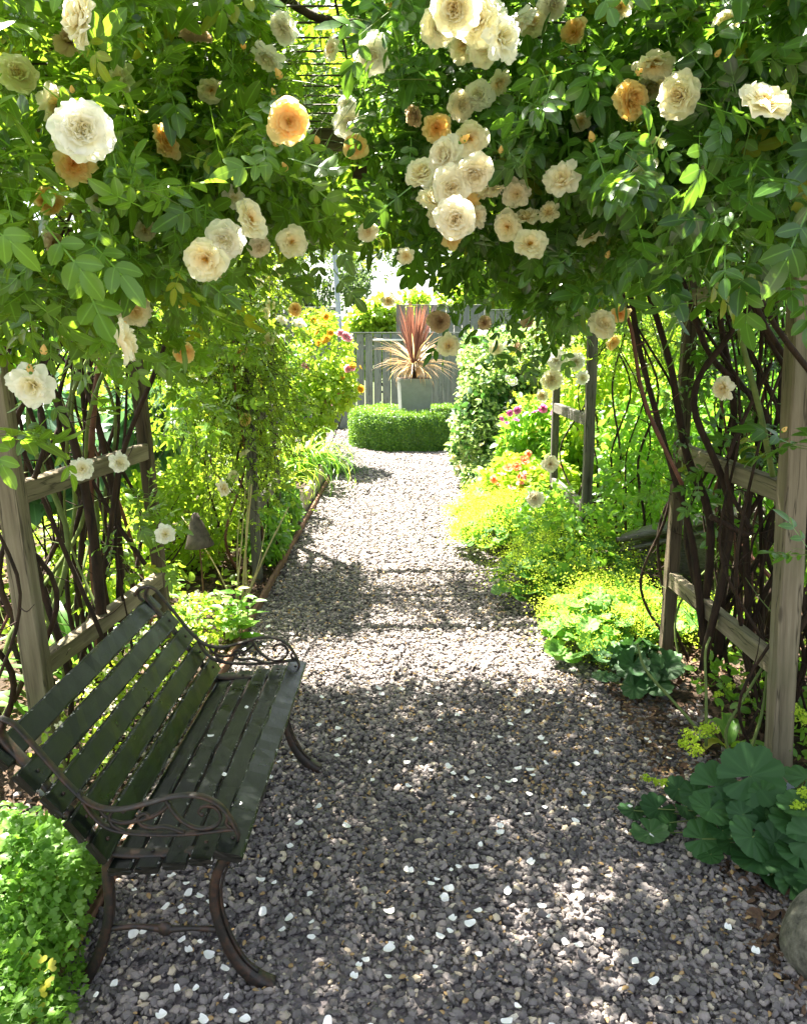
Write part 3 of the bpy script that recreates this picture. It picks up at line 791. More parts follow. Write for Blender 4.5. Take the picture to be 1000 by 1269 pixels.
def sample_blobs(blobs, n, shell=.5):
    B = np.array([b[:6] for b in blobs], float); w = np.array([b[6] if len(b) > 6 else b[3] * b[4] * b[5] for b in blobs], float) if False else None
    w = np.array([(b[6] if len(b) > 6 else 1.0) for b in blobs]) * (B[:, 3] * B[:, 4] * B[:, 5]) ** .66
    k = rng.choice(len(B), n, p=w / w.sum()); d = rand_unit(n)
    r = shell + (1 - shell) * rng.random(n) ** .6
    r = r * (1 + .12 * np.sin(d[:, 0] * 7 + k) * np.sin(d[:, 2] * 6 + k * 2))
    return B[k, :3] + d * r[:, None] * B[k, 3:6], d * unit(1 / B[k, 3:6])
def sprays(mbl, mbs, p0, d0, L, nleaf, size, tpls, grav=.5, face=(0, -.15, .6), jit=.55, stemr=.0016):
    """arching shoots carrying alternate compound leaves"""
    n = len(p0); d0 = unit(d0); L = np.broadcast_to(L, (n,)).astype(float)
    ts = np.linspace(0, 1, 6)
    def at(t):
        s = (L * t)[:, None]; p = p0 + d0 * s; p = p.copy(); p[:, 2] -= grav * (L * t) ** 2; return p
    pts = np.stack([at(t) for t in ts], 1)
    a = rng.random(n) * 6.28
    A = unit(np.cross(d0, np.stack([np.cos(a), np.sin(a), np.ones(n) * .3], 1))); Bv = unit(np.cross(d0, A))
    ring = np.stack([A, -A * .5 + Bv * .87, -A * .5 - Bv * .87], 1)
    rad = stemr * np.linspace(1.2, .5, 6)
    v = (pts[:, :, None] + ring[:, None] * rad[None, :, None, None]).reshape(-1, 3)
    i = np.arange(5)[:, None] * 3; j = np.arange(3)[None]; j2 = (j + 1) % 3
    q = np.stack([i + j, i + j2, i + 3 + j2, i + 3 + j], -1).reshape(-1, 4)
    q = (q[None] + (np.arange(n) * 18)[:, None, None]).reshape(-1, 4)
    ok = np.ones(n, bool)
    for cp, cd, cr in (CLEAR or []):
        w = pts - cp; s = np.clip(w @ cd, -.02, .8)
        ok &= (np.linalg.norm(w - s[..., None] * cd, axis=2) > cr * .85).all(1)
    q = q.reshape(n, 15, 4)[ok].reshape(-1, 4)
    if len(q): mbs.add(v, [q])
    face = np.array(face, float)
    for k in range(nleaf):
        t = (k + .6) / nleaf; p = at(t); tan = d0.copy(); tan[:, 2] -= 2 * grav * L * t; tan = unit(tan)
        ph = k * 2.4 + a
        side = np.cos(ph)[:, None] * A + np.sin(ph)[:, None] * Bv
        X = tan * (.5 + .5 * (k == nleaf - 1)) + side * (.9 if k < nleaf - 1 else .2) + rng.normal(size=(n, 3)) * .25
        Z = face + rng.normal(size=(n, 3)) * jit + unit(d0) * .2
        S = size * (.65 + .6 * rng.random(n)) * (1.0 - .25 * t)
        ch = rng.integers(0, len(tpls), n)
        for c in range(len(tpls)):
            m = ch == c; inst(mbl, tpls[c], p[m], X[m], Z[m], S[m])
def cloud(mb, blobs, n, tpls, size, shell=.55, jit=.8, up=.5, thr=None, freq=3.0, droop=.3):
    p, d = sample_blobs(blobs, n, shell)
    if thr is not None:
        nz = np.sin(p[:, 0] * freq * 2.1 + 1.3 * np.sin(p[:, 2] * freq)) + np.sin(p[:, 2] * freq * 2.7 + p[:, 1] * freq) + np.sin(p[:, 1] * freq * 1.9 + p[:, 0] * 3)
        m = nz > thr; p, d = p[m], d[m]
    m = p[:, 2] > .01; p, d = p[m], d[m]; n = len(p)
    X = d + rng.normal(size=(n, 3)) * jit; X[:, 2] -= droop
    Z = np.array([0, 0, up]) + d * .5 + rng.normal(size=(n, 3)) * jit * .7
    ch = rng.integers(0, len(tpls), n)
    for c in range(len(tpls)):
        m = ch == c; inst(mb, tpls[c], p[m], X[m], Z[m], size * (.6 + .7 * rng.random(m.sum())))
def pb(px, py, Y, rx, ry, rz, w=1.0):
    p = P(px, py, Y); return (p[0], p[1], p[2], rx, ry, rz, w)

# ---- the two big climbing roses
def climbing_rose(label, base, side, front, mat, tpls, nfront, roofx, nroof, canes, blooms, buds, seed):
    global rng
    t = thing('climbing_rose', label, 'rose', base, 'climbing roses on the pergolas')
    global CLEAR
    bpos = []; CLEAR = []
    for (px, py, dia, kind, mk) in blooms:
        Y = min(max(FPX * .07 / dia, 1.0), 1.9 if py < 330 else 2.6)
        pos = P(px, py, Y); dist = np.linalg.norm(pos - [0, 0, H]); r = dia / FPX * dist / 2 * 1.08
        bpos.append((pos, r)); CLEAR.append((pos, unit(np.array([0, 0, H]) - pos), r * 1.05 + .028))
    for (px, py, dia, Y) in buds: CLEAR.append((P(px, py, Y), unit(np.array([0, 0, H]) - P(px, py, Y)), .012))
    ml, ms = MB(), MB()
    p, d = sample_blobs(front, nfront, .35)
    dd = d + rng.normal(size=d.shape) * .5 + np.array([0, -.25, .05])
    sprays(ml, ms, p, dd, .11 + .16 * rng.random(nfront), 5, .118, tpls, grav=.6, stemr=.0011)
    # dense inner layer
    n2 = int(nfront * .9); p, d = sample_blobs(front, n2, .1)
    sprays(ml, ms, p + [0, .12, .04], d + rng.normal(size=d.shape), .12 + .13 * rng.random(n2), 5, .11, tpls, grav=.5, stemr=.0011)
    for (px, py, Y, dx, n_) in (((1030, 690, 1.75, -1, 2), (1025, 560, 1.7, -1, 2)) if side > 0 else ((-30, 540, 1.5, 1, 2), (160, 640, 3.0, 1, 2))):
        q = np.repeat(P(px, py, Y)[None], n_, 0); sprays(ml, ms, q, np.array([[dx, .1, .15]]) + rng.normal(size=(n_, 3)) * .12, .10, 3, .11, tpls, grav=.5, stemr=.0013)
    # the roof: on and just above the wire mesh
    x0, x1 = roofx; n = nroof
    pts = np.stack([x0 + rng.random(n) * (x1 - x0), 2.08 + rng.random(n) * 2.32, 2.42 + .3 * rng.random(n) ** 1.2], 1)
    m = ~((abs(pts[:, 0] + .24) < .27) & (pts[:, 1] < 3.2) & (rng.random(n) < .72))
    for hx, hy, hr in ROOF_HOLES:
        m &= ((pts[:, 0] - hx) ** 2 + (pts[:, 1] - hy) ** 2) > (hr * .7) ** 2
    pts = pts[m]; n = len(pts)
    sprays(ml, ms, pts, rng.normal(size=(n, 3)) * [1, 1, .25], .2 + .2 * rng.random(n), 6, .11, tpls, grav=.5)
    ml.build('foliage', mat, t); ms.build('shoots', M['cane_green'], t)
    for pts, r0, r1, mk in canes:
        mb = MB(); tube(mb, pts, r0, r1, sides=8, n=7, rough=.09)
        sp = smooth_pts(pts, 10)
        for q in range(4):                           # dead side twigs and thorns
            i_ = random.randrange(4, len(sp) - 2); dv = rng.normal(size=3) * [1, 1, .3] + [0, 0, .5]; dv = dv / np.linalg.norm(dv) * random.uniform(.06, .22)
            tube(mb, [sp[i_], sp[i_] + dv * .5 + rng.normal(size=3) * .01, sp[i_] + dv + [0, 0, .02]], .003, .0012, sides=4, n=3)
        for q in range(16):
            i_ = random.randrange(2, len(sp) - 1); dv = rng.normal(size=3) * [1, 1, .2]; dv /= np.linalg.norm(dv)
            tube(mb, [sp[i_] + dv * r0 * .5, sp[i_] + dv * (r0 * .8 + .007) - [0, 0, .003]], .0025, .0003, sides=4, n=2)
        mb.build('cane', M[mk], t)
    CLEAR = None
    for (px, py, dia, kind, mk), (pos, r) in zip(blooms, bpos): bloom(t, pos, r, kind, mk)
    for (px, py, dia, Y) in buds:
        bud(t, P(px, py, Y), dia / FPX * Y / 1.6)
    return t
ROOF_HOLES = [(.0, .9, .10), (.75, 2.55, .14), (.55, 1.9, .10), (-.35, 2.25, .08), (.3, 3.4, .08), (-.9, 1.2, .12), (.6, 1.35, .09), (.15, 2.6, .07), (-.1, 1.6, .07), (1.0, 3.3, .1)]
def rcanes(n, xr, yr, side, topx, rr=(.005, .016)):
    out = []
    for i in range(n):
        x = random.uniform(*xr); y = random.uniform(*yr); tx = random.uniform(*topx); ty = y + random.uniform(-.5, .5)
        pts = [(x, y, -.02)]
        for z in (.35, .8, 1.3, 1.8, 2.25):
            f = z / 2.25; pts.append((x + (tx - x) * f ** 1.3 + random.gauss(0, .095), y + (ty - y) * f + random.gauss(0, .09), z))
        r = random.uniform(*rr); out.append((pts, r, r * .55, random.choice(['bark'] * 7 + ['cane_red', 'cane_green'])))
    return out
def ca(pix, Y, r0, r1, mk='bark'):
    return ([P(a, b, Y + (c[0] if c else 0)) for a, b, *c in pix], r0, r1, mk)
C_, W_, A_, K_, S_ = 'p_cream', 'p_white', 'p_apricot', 'p_pinkish', 'p_spent'
left_blooms = [(97, 18, 60, 'full', C_), (85, 46, 38, 'spent', S_), (102, 160, 62, 'full', W_), (70, 130, 38, 'side', C_), (92, 203, 42, 'side', A_), (240, 42, 34, 'full', S_),
    (350, 35, 32, 'full', W_), (333, 70, 36, 'side', W_), (358, 150, 48, 'open', A_), (207, 174, 38, 'open', A_), (313, 270, 46, 'open', C_), (278, 297, 46, 'full', W_),
    (254, 322, 50, 'open', C_), (322, 306, 28, 'full', K_), (362, 299, 38, 'open', C_), (462, 68, 42, 'full', W_), (433, 152, 36, 'open', W_), (440, 181, 28, 'open', A_),
    (155, 422, 52, 'side', C_), (168, 386, 38, 'side', 'p_cream'), (39, 478, 50, 'side', W_), (148, 573, 24, 'side', W_), (102, 581, 26, 'side', W_), (82, 410, 24, 'side', C_),
    (272, 332, 24, 'spent', S_), (487, 3, 26, 'side', C_), (290, 244, 26, 'side', W_), (68, 300, 26, 'spent', S_), (228, 438, 26, 'open', A_), (205, 662, 24, 'side', W_), (430, 128, 22, 'full', W_), (276, 605, 20, 'side', C_), (22, 90, 40, 'full', C_), (150, 95, 34, 'side', W_), (60, 248, 30, 'open', A_), (180, 285, 24, 'full', C_), (262, 112, 28, 'open', C_), (410, 60, 24, 'side', C_), (120, 250, 22, 'side', W_)]
right_blooms = [(563, 10, 50, 'full', C_), (590, 24, 48, 'full', C_), (622, 46, 48, 'side', W_), (600, 55, 40, 'full', C_), (640, 25, 40, 'side', W_), (660, 28, 32, 'full', C_),
    (685, 6, 30, 'full', W_), (710, 38, 30, 'open', A_), (592, 117, 34, 'full', W_), (573, 130, 32, 'full', K_), (619, 102, 28, 'side', C_), (541, 158, 32, 'side', A_),
    (550, 192, 44, 'full', K_), (522, 212, 42, 'full', C_), (583, 172, 40, 'open', C_), (560, 232, 46, 'full', K_), (588, 217, 46, 'full', K_), (539, 246, 38, 'full', C_),
    (580, 252, 36, 'spent', A_), (564, 272, 48, 'full', K_), (560, 290, 34, 'side', A_), (541, 268, 28, 'side', K_), (590, 268, 26, 'side', K_), (628, 281, 36, 'open', C_),
    (652, 268, 32, 'side', C_), (657, 301, 40, 'open', C_), (640, 240, 32, 'side', K_), (696, 222, 42, 'side', K_), (732, 291, 34, 'side', C_), (810, 81, 42, 'open', C_),
    (784, 123, 42, 'full', A_), (806, 108, 36, 'full', C_), (841, 118, 46, 'full', C_), (836, 146, 22, 'spent', S_), (951, 120, 58, 'open', C_), (512, 143, 24, 'full', S_),
    (748, 401, 36, 'full', C_), (768, 390, 24, 'side', A_), (456, 287, 24, 'full', C_), (503, 317, 20, 'side', C_), (545, 398, 28, 'full', S_), (556, 428, 28, 'side', C_),
    (896, 481, 28, 'side', K_), (680, 262, 24, 'side', C_), (600, 400, 20, 'spent', S_), (481, 372, 18, 'side', C_), (655, 400, 20, 'spent', S_), (770, 8, 22, 'side', C_), (545, 30, 42, 'full', C_), (607, 8, 46, 'full', W_), (575, 55, 36, 'side', C_), (720, 150, 22, 'side', C_), (900, 30, 26, 'full', C_), (865, 215, 20, 'side', K_), (605, 235, 34, 'full', C_), (540, 225, 36, 'full', W_)]
left_buds = [(349, 98, 12, 1.7), (356, 212, 10, 1.7), (338, 180, 12, 1.6), (333, 166, 10, 1.6), (394, 178, 10, 1.7), (54, 440, 12, 1.3), (38, 462, 12, 1.3), (303, 58, 9, 1.8), (150, 405, 10, 1.5), (458, 40, 9, 1.8), (90, 115, 8, 1.3), (340, 118, 8, 1.7)]
right_buds = [(735, 176, 12, 1.6), (787, 92, 10, 1.5), (570, 176, 12, 1.5), (751, 320, 9, 1.8), (500, 82, 9, 1.8), (886, 70, 9, 1.5), (620, 190, 8, 1.6), (969, 535, 8, 1.35)]
left_front = [pb(40, 30, 1.5, .22, .35, .2), pb(60, 170, 1.5, .2, .35, .18), pb(40, 290, 1.6, .2, .35, .14), pb(180, 40, 1.75, .26, .4, .22), pb(190, 190, 1.75, .24, .4, .18),
    pb(160, 300, 1.9, .2, .35, .10), pb(300, 30, 1.9, .14, .35, .18), pb(290, 150, 1.9, .18, .35, .16), pb(280, 250, 2.0, .14, .3, .09), pb(365, 190, 2.2, .10, .3, .07), pb(315, 90, 2.1, .05, .3, .12),
    pb(20, 390, 1.7, .08, .2, .07, .6), pb(120, 360, 1.9, .09, .2, .04, .5), pb(110, 310, 2.7, .35, .6, .12, .6), pb(310, 250, 3.0, .16, .4, .10, .7), pb(440, 160, 2.7, .14, .3, .06, .5), pb(235, 520, 3.9, .17, .2, .2, .35), pb(245, 380, 3.6, .22, .4, .2, .5), pb(165, 690, 3.3, .12, .2, .2, .12)]
right_front = [pb(560, 20, 1.8, .12, .35, .2), pb(660, 40, 1.7, .2, .35, .22), pb(560, 140, 1.9, .12, .3, .14), pb(640, 160, 1.8, .2, .35, .18), pb(780, 40, 1.65, .24, .35, .22), pb(780, 170, 1.75, .24, .35, .2),
    pb(900, 40, 1.6, .22, .35, .18), pb(900, 170, 1.7, .24, .35, .18), pb(980, 110, 1.6, .16, .3, .22), pb(960, 215, 1.9, .2, .35, .08), pb(850, 240, 2.0, .22, .35, .09), pb(730, 255, 2.1, .2, .35, .12),
    pb(630, 270, 2.3, .2, .35, .12), pb(550, 250, 2.5, .12, .3, .10), pb(610, 350, 2.6, .11, .3, .04, .8), pb(680, 340, 2.6, .17, .3, .08), pb(525, 255, 2.6, .08, .2, .06, .5), pb(487, 360, 2.6, .03, .06, .03, .03),
    pb(490, 110, 2.3, .10, .3, .08, .7), pb(500, 170, 2.5, .12, .3, .08), pb(520, 40, 2.1, .05, .2, .1, .5), pb(870, 270, 3.0, .45, .6, .14), pb(920, 420, 3.5, .35, .3, .25, .35), pb(900, 560, 3.4, .3, .4, .3, .2), pb(780, 300, 3.1, .2, .4, .10, .5)]
climbing_rose('climbing rose with cream and apricot blooms over the left of the nearest pergola', (-1.35, 3.1, 0), -1, left_front, M['rose_leaf'], T_ROSE_W[:2] + T_ROSE, 540, (-1.6, .05), 1500,
    rcanes(38, (-1.75, -1.15), (2.5, 3.9), -1, (-1.8, -.9)) + [
        ca([(128, 800), (118, 680), (95, 560), (60, 470), (30, 370)], 3.1, .024, .012), ca([(125, 830), (112, 640), (118, 490), (135, 400)], 3.3, .018, .010, 'cane_red'),
        ca([(90, 860), (130, 700), (150, 570), (200, 440), (222, 360), (230, 300)], 3.2, .012, .007), ca([(180, 700), (140, 640), (95, 560), (60, 480)], 3.3, .011, .007),
        ca([(55, 900), (40, 780), (20, 640), (5, 520)], 2.9, .02, .014), ca([(0, 740), (40, 800), (60, 870)], 2.8, .014, .018), ca([(330, -20), (385, 18), (430, 28), (475, 48), (520, 60)], 2.2, .012, .007), ca([(150, 770), (145, 640), (120, 520), (90, 430)], 3.4, .02, .012)],
    left_blooms, left_buds, 1)
climbing_rose('climbing rose with blush blooms and many brown canes right of the nearest pergola', (1.4, 3.15, 0), 1, right_front, M['rose_leaf_dark'], T_ROSE_W + T_ROSE, 600, (.0, 1.65), 1500,
    rcanes(60, (1.35, 2.0), (2.7, 4.0), 1, (1.0, 2.0)) + [
        ca([(872, 800), (862, 700), (850, 640), (815, 520), (790, 420), (775, 320)], 3.25, .017, .010), ca([(870, 790), (880, 650), (850, 560), (830, 450), (800, 350)], 3.3, .02, .012),
        ca([(890, 810), (900, 650), (910, 520), (890, 380)], 3.3, .022, .012), ca([(845, 600), (800, 500), (780, 400), (750, 320), (720, 270)], 2.9, .008, .006, 'cane_red'),
        ca([(870, 830), (905, 640), (860, 500), (900, 420), (970, 330)], 3.1, .017, .010), ca([(930, 820), (925, 640), (950, 520), (880, 440), (840, 330)], 3.2, .016, .010),
        ca([(880, 640), (930, 660), (900, 580), (955, 450)], 3.0, .012, .007)],
    right_blooms, right_buds, 2)

# ---- bushes and perennials
def bush(name, label, cat, base, blobs, n, tpls, size, mat, stems=6, sr=.008, sm='bark', group=None, thr=None, shell=.45, up=.5, freq=3.0, jit=.8):
    t = thing(name, label, cat, base, group)
    mb = MB(); cloud(mb, blobs, n, tpls, size, shell=shell, thr=thr, up=up, freq=freq, jit=jit); mb.build('foliage', mat, t)
    if stems:
        mb = MB(); p, d = sample_blobs(blobs, stems, .3)
        for q in p:
            b0 = np.array(base) + rng.normal(size=3) * [.05, .05, 0]; mid = (b0 + q) / 2 + rng.normal(size=3) * .06; mid[2] = max(mid[2], .1)
            tube(mb, [b0, mid, q], sr, sr * .4, sides=5, n=4)
        mb.build('stems', M[sm], t)
    return t
def flowers(t, spots, Y, r, kind, mk, up=(0, -.6, .7)):
    for s in spots:
        px, py = s[:2]; rr = s[2] if len(s) > 2 else r
        bloom(t, P(px, py, s[3] if len(s) > 3 else Y), rr, kind, mk, face=up, spread=.5)

# roses of the second pergola
t = thing('climbing_rose', 'small-leaved climbing rose trailing down the left of the further pergola behind the cone lamp', 'rose', (-1.15, 5.6, 0), 'climbing roses on the pergolas')
ml, ms = MB(), MB()
bl = [(-1.2, 5.6, 2.15, .42, .7, .35, 1.2), (-1.05, 5.3, 1.6, .28, .45, .4, 1), (-1.0, 5.5, 1.15, .22, .4, .4, .8), (-1.2, 5.8, .7, .28, .4, .35, .6), (-.5, 5.8, 2.68, .6, .6, .12, .8), (-1.4, 5.2, 1.6, .25, .5, .5, .7), (-1.15, 4.95, 1.5, .3, .15, .5, .8), (-1.1, 4.95, .8, .22, .12, .35, .4)]
p, d = sample_blobs(bl, 1150, .2)
sprays(ml, ms, p, d + rng.normal(size=d.shape) * .6 + [0, 0, -.6], .2 + .25 * rng.random(1150), 6, .085, T_ROSE, grav=.7, stemr=.0022)
ml.build('foliage', M['rose_leaf_small'], t); ms.build('shoots', M['bark'], t)
for pts, r0, r1, mk in rcanes(9, (-1.3, -1.0), (5.2, 6.2), -1, (-1.3, -.8), (.006, .011)):
    mb = MB(); tube(mb, pts, r0, r1, sides=6); mb.build('cane', M[mk], t)
for px, py, dd, k, m_ in [(328, 388, 13, 'open', C_), (336, 378, 12, 'open', C_), (349, 396, 14, 'side', W_), (366, 383, 16, 'open', A_), (371, 400, 14, 'side', W_), (333, 420, 15, 'full', C_), (299, 437, 15, 'open', A_), (275, 398, 15, 'side', C_),
                          (304, 520, 15, 'open', A_), (303, 561, 14, 'full', C_), (322, 350, 12, 'full', C_), (290, 590, 14, 'full', C_), (345, 335, 13, 'side', C_), (250, 470, 14, 'open', C_), (227, 377, 14, 'side', A_)]:
    p_ = P(px, py, 5.0); bloom(t, p_, dd / FPX * 5.1 / 2 * 1.15, k, m_)
t = thing('climbing_rose', 'climbing rose with large white blooms over the grey poles of the further pergola', 'rose', (1.4, 5.8, 0), 'climbing roses on the pergolas')
ml, ms = MB(), MB()
bl = [(1.35, 5.7, 2.15, .4, .6, .3, 1), (.3, 5.8, 2.66, 1.1, .6, .13, 2.2), (1.5, 5.5, 1.7, .25, .5, .25, .5), (1.05, 6.0, 1.55, .15, .3, .1, .25)]
p, d = sample_blobs(bl, 900, .2)
sprays(ml, ms, p, d + rng.normal(size=d.shape) * .6 + [0, 0, -.3], .2 + .25 * rng.random(900), 6, .09, T_ROSE, grav=.7)
ml.build('foliage', M['rose_leaf_small'], t); ms.build('shoots', M['bark'], t)
for pts, r0, r1, mk in rcanes(8, (1.35, 1.7), (5.3, 6.3), 1, (1.1, 1.6), (.006, .011)):
    mb = MB(); tube(mb, pts, r0, r1, sides=6); mb.build('cane', M[mk], t)
for px, py, dd, k, m_ in [(690, 447, 23, 'full', W_), (714, 448, 20, 'full', W_), (684, 470, 24, 'full', C_), (703, 425, 18, 'open', C_), (682, 575, 20, 'open', K_), (663, 618, 20, 'full', K_), (615, 432, 16, 'side', C_), (640, 430, 14, 'spent', S_), (722, 468, 16, 'side', W_), (760, 425, 18, 'open', A_), (672, 490, 15, 'side', C_)]:
    p_ = P(px, py, 5.0); bloom(t, p_, dd / FPX * 5.1 / 2 * 1.15, k, m_)

# white-flowered shrub beside the path
jb = [pb(625, 480, 8.6, .5, .5, .55), pb(600, 520, 8.4, .35, .4, .5), pb(640, 560, 8.3, .5, .5, .45), pb(610, 440, 8.9, .4, .5, .3), pb(670, 450, 8.6, .4, .5, .45), pb(585, 560, 8.8, .25, .4, .35), pb(615, 600, 8.0, .28, .4, .3), pb(585, 470, 8.9, .16, .25, .14), pb(575, 520, 8.6, .14, .2, .12), pb(645, 420, 8.8, .3, .3, .16), pb(590, 590, 8.2, .15, .2, .12)]
t = bush('flowering_shrub', 'tall pale-flowered shrub spilling over the right path edge before the clipped box ring', 'shrub', (1.15, 8.6, 0), jb, 15000, [T_OV, T_TINY], .062, M['silver'], 14, .01, thr=-1.0, freq=5.0, shell=.6)
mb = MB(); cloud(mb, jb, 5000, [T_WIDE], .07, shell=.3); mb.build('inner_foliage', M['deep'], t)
p, d = sample_blobs(jb, 260, .98); mm = d[:, 1] < .3; p = p[mm][:100]
for q in p: bloom(t, q, random.uniform(.03, .055), 'simple', random.choice(['p_white', 'p_cream']), face=(-.2, -.8, .5), st=False)
# pink roses in front of it
t = bush('rose_bush', 'low rose bush with small magenta blooms beside the pale-flowered shrub', 'rose bush', (1.25, 7.1, 0), [pb(660, 545, 7.2, .32, .3, .4), pb(690, 580, 7.0, .3, .3, .4)], 2600, [T_WIDE, T_OV], .075, M['bright'], 8)
flowers(t, [(622, 519, .03), (632, 512, .035), (641, 508, .04), (663, 510, .035), (673, 506, .045), (684, 510, .035), (640, 520, .03), (742, 556, .03), (628, 524, .025)], 6.9, .035, 'simple', 'p_magenta')
t = bush('rose_bush', 'knee-high bush with orange and coral flowers behind the lime green border', 'flowering bush', (1.0, 6.9, 0), [pb(640, 600, 6.8, .32, .3, .28), pb(680, 610, 6.6, .3, .3, .3)], 2000, [T_WIDE, T_OV], .07, M['lime'], 6)
flowers(t, [(622, 587, .04), (630, 580, .045), (640, 578, .045), (650, 570, .05), (655, 562, .035), (612, 594, .04), (643, 590, .04), (660, 580, .03), (618, 600, .03), (604, 612, .03), (693, 577, .04), (672, 592, .04)], 6.5, .04, 'simple', 'p_coral')
flowers(t, [(668, 600, .045), (640, 565, .03), (600, 590, .03), (648, 606, .04), (588, 605, .03), (633, 568, .03), (701, 590, .04)], 6.5, .04, 'simple', 'p_yellow')
flowers(t, [(645, 598, .045), (686, 566, .045), (652, 590, .05), (634, 604, .04)], 6.5, .04, 'simple', 'p_pink')

# lady's mantle along the right edge
def mantle(label, base, r, h, nleaf, nfl, leafr, mat, sun=True, flr=.0052, small=False):
    t = thing('ladys_mantle', label, "lady's mantle", base, "lady's mantle clumps along the right border")
    mb, st, fl = MB(), MB(), MB()
    b = np.array(base, float)
    for k in range(nleaf):
        a = random.random() * 6.28; rr = r * random.random() ** .6; hh = h * (1 - .6 * (rr / r) ** 2) * random.uniform(.5, .85)
        p = b + [math.cos(a) * rr, math.sin(a) * rr, hh + .02]
        n = np.array([math.cos(a) * .7 * rr / r, math.sin(a) * .7 * rr / r - .25, 1]) + rng.normal(size=3) * .28
        x = np.array([math.cos(a), math.sin(a), -.3]) + rng.normal(size=3) * .4
        tp = T_MANTLE_S if small else T_MANTLE[k % 3]
        inst(mb, tp, p[None], x[None], n[None], leafr * random.uniform(.55, 1.15))
        tube(st, [b + [math.cos(a) * rr * .2, math.sin(a) * rr * .2, 0], b + [math.cos(a) * rr * .7, math.sin(a) * rr * .7, hh * .6], p], .0018, sides=4, n=3)
    for k in range(nfl):
        a = random.random() * 6.28; rr = r * 1.1 * random.random() ** .5; hh = h * (1.05 - .55 * (rr / r) ** 2) * random.uniform(.7, 1.12)
        p = b + [math.cos(a) * rr, math.sin(a) * rr, max(hh, .04)]
        tube(st, [b + [math.cos(a) * rr * .3, math.sin(a) * rr * .3, 0], b + [math.cos(a) * rr * .75, math.sin(a) * rr * .75, hh * .7], p], .0015, sides=4, n=3)
        m = 80 if not small else 44; cr = random.uniform(.8, 1.9)
        dsp = (rng.normal(size=(m, 3)) * [.026, .026, .017] + rng.normal(size=(m // 6 + 1, 3)).repeat(6, 0)[:m] * [.018, .018, .012]) * cr
        inst(fl, T_CROSS, p + dsp, rand_unit(m), rand_unit(m), flr * 1.25 * (.6 + .7 * rng.random(m)))
    mb.build('leaves', mat, t); st.build('stalks', M['cane_green'], t)
    if nfl: fl.build('flower_froth', M['chartreuse'], t)
    return t
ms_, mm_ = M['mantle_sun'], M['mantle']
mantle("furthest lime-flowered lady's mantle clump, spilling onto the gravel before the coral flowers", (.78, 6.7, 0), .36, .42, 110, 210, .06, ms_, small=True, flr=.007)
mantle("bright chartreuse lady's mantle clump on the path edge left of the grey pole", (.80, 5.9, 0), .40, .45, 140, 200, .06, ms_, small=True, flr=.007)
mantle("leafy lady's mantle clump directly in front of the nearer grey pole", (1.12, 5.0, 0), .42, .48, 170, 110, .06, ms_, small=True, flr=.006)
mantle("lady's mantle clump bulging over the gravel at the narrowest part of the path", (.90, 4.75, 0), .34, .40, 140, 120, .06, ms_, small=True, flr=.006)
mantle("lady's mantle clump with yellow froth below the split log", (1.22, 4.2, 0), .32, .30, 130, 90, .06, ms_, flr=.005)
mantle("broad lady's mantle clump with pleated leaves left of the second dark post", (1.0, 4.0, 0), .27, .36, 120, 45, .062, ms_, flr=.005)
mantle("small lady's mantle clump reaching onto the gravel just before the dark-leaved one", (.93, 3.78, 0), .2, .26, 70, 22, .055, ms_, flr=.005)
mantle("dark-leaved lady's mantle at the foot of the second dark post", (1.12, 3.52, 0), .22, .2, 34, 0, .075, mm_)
mantle("lady's mantle clump with yellow froth between the split log and the second dark post", (1.66, 4.15, 0), .26, .18, 70, 50, .06, ms_, small=True, flr=.006)

# the big-leaved clump at the foot of the near right post: leaves placed one by one
t = thing('ladys_mantle', "large round-leaved lady's mantle at the foot of the near right post", "lady's mantle", (1.2, 2.3, 0), "lady's mantle clumps along the right border")
mb, st = MB(), MB()
near = [(850, 1000, 18, .06), (895, 1030, 18, .11), (920, 1010, 20, .15), (965, 1020, 20, .12), (945, 985, 18, .18), (830, 1020, 16, .04), (980, 1095, 20, .05), (930, 962, 40, .22), (888, 975, 33, .17), (880, 1003, 28, .15), (905, 998, 26, .14), (862, 985, 20, .12), (815, 1003, 24, .05), (805, 1033, 24, .03), (785, 1005, 20, .03), (870, 1040, 25, .07), (900, 1005, 22, .13),
        (932, 1038, 30, .12), (938, 1065, 30, .07), (960, 1045, 26, .10), (985, 1020, 30, .16), (975, 995, 26, .16), (995, 1000, 30, .2), (990, 1060, 28, .1), (998, 1085, 26, .07), (950, 1015, 22, .12), (955, 1085, 20, .04), (905, 1045, 18, .06), (912, 985, 20, .16), (1010, 1040, 34, .14), (840, 978, 18, .08), (975, 1075, 24, .05), (1000, 965, 28, .2), (880, 1060, 16, .04), (1015, 1090, 26, .1)]
for k, (px, py, rp, z) in enumerate(near):
    p = G(px, py, z); dist = np.linalg.norm(p - [0, 0, H]); rr = rp / FPX * dist * 1.08
    n = np.array([-.1, -.8, 1]) + rng.normal(size=3) * .25; x = rng.normal(size=3) * [1, 1, .1]
    inst(mb, T_MANTLE_BIG[k % 3], p[None], x[None], n[None], rr * .82)
    b0 = np.array([1.25 + random.uniform(-.12, .12), 2.32 + random.uniform(-.1, .1), 0]); mid = (b0 + p) / 2 + [0, 0, .02]
    tube(st, [b0, mid, p], .002, sides=5, n=4)
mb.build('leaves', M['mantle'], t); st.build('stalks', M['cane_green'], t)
fl = MB()
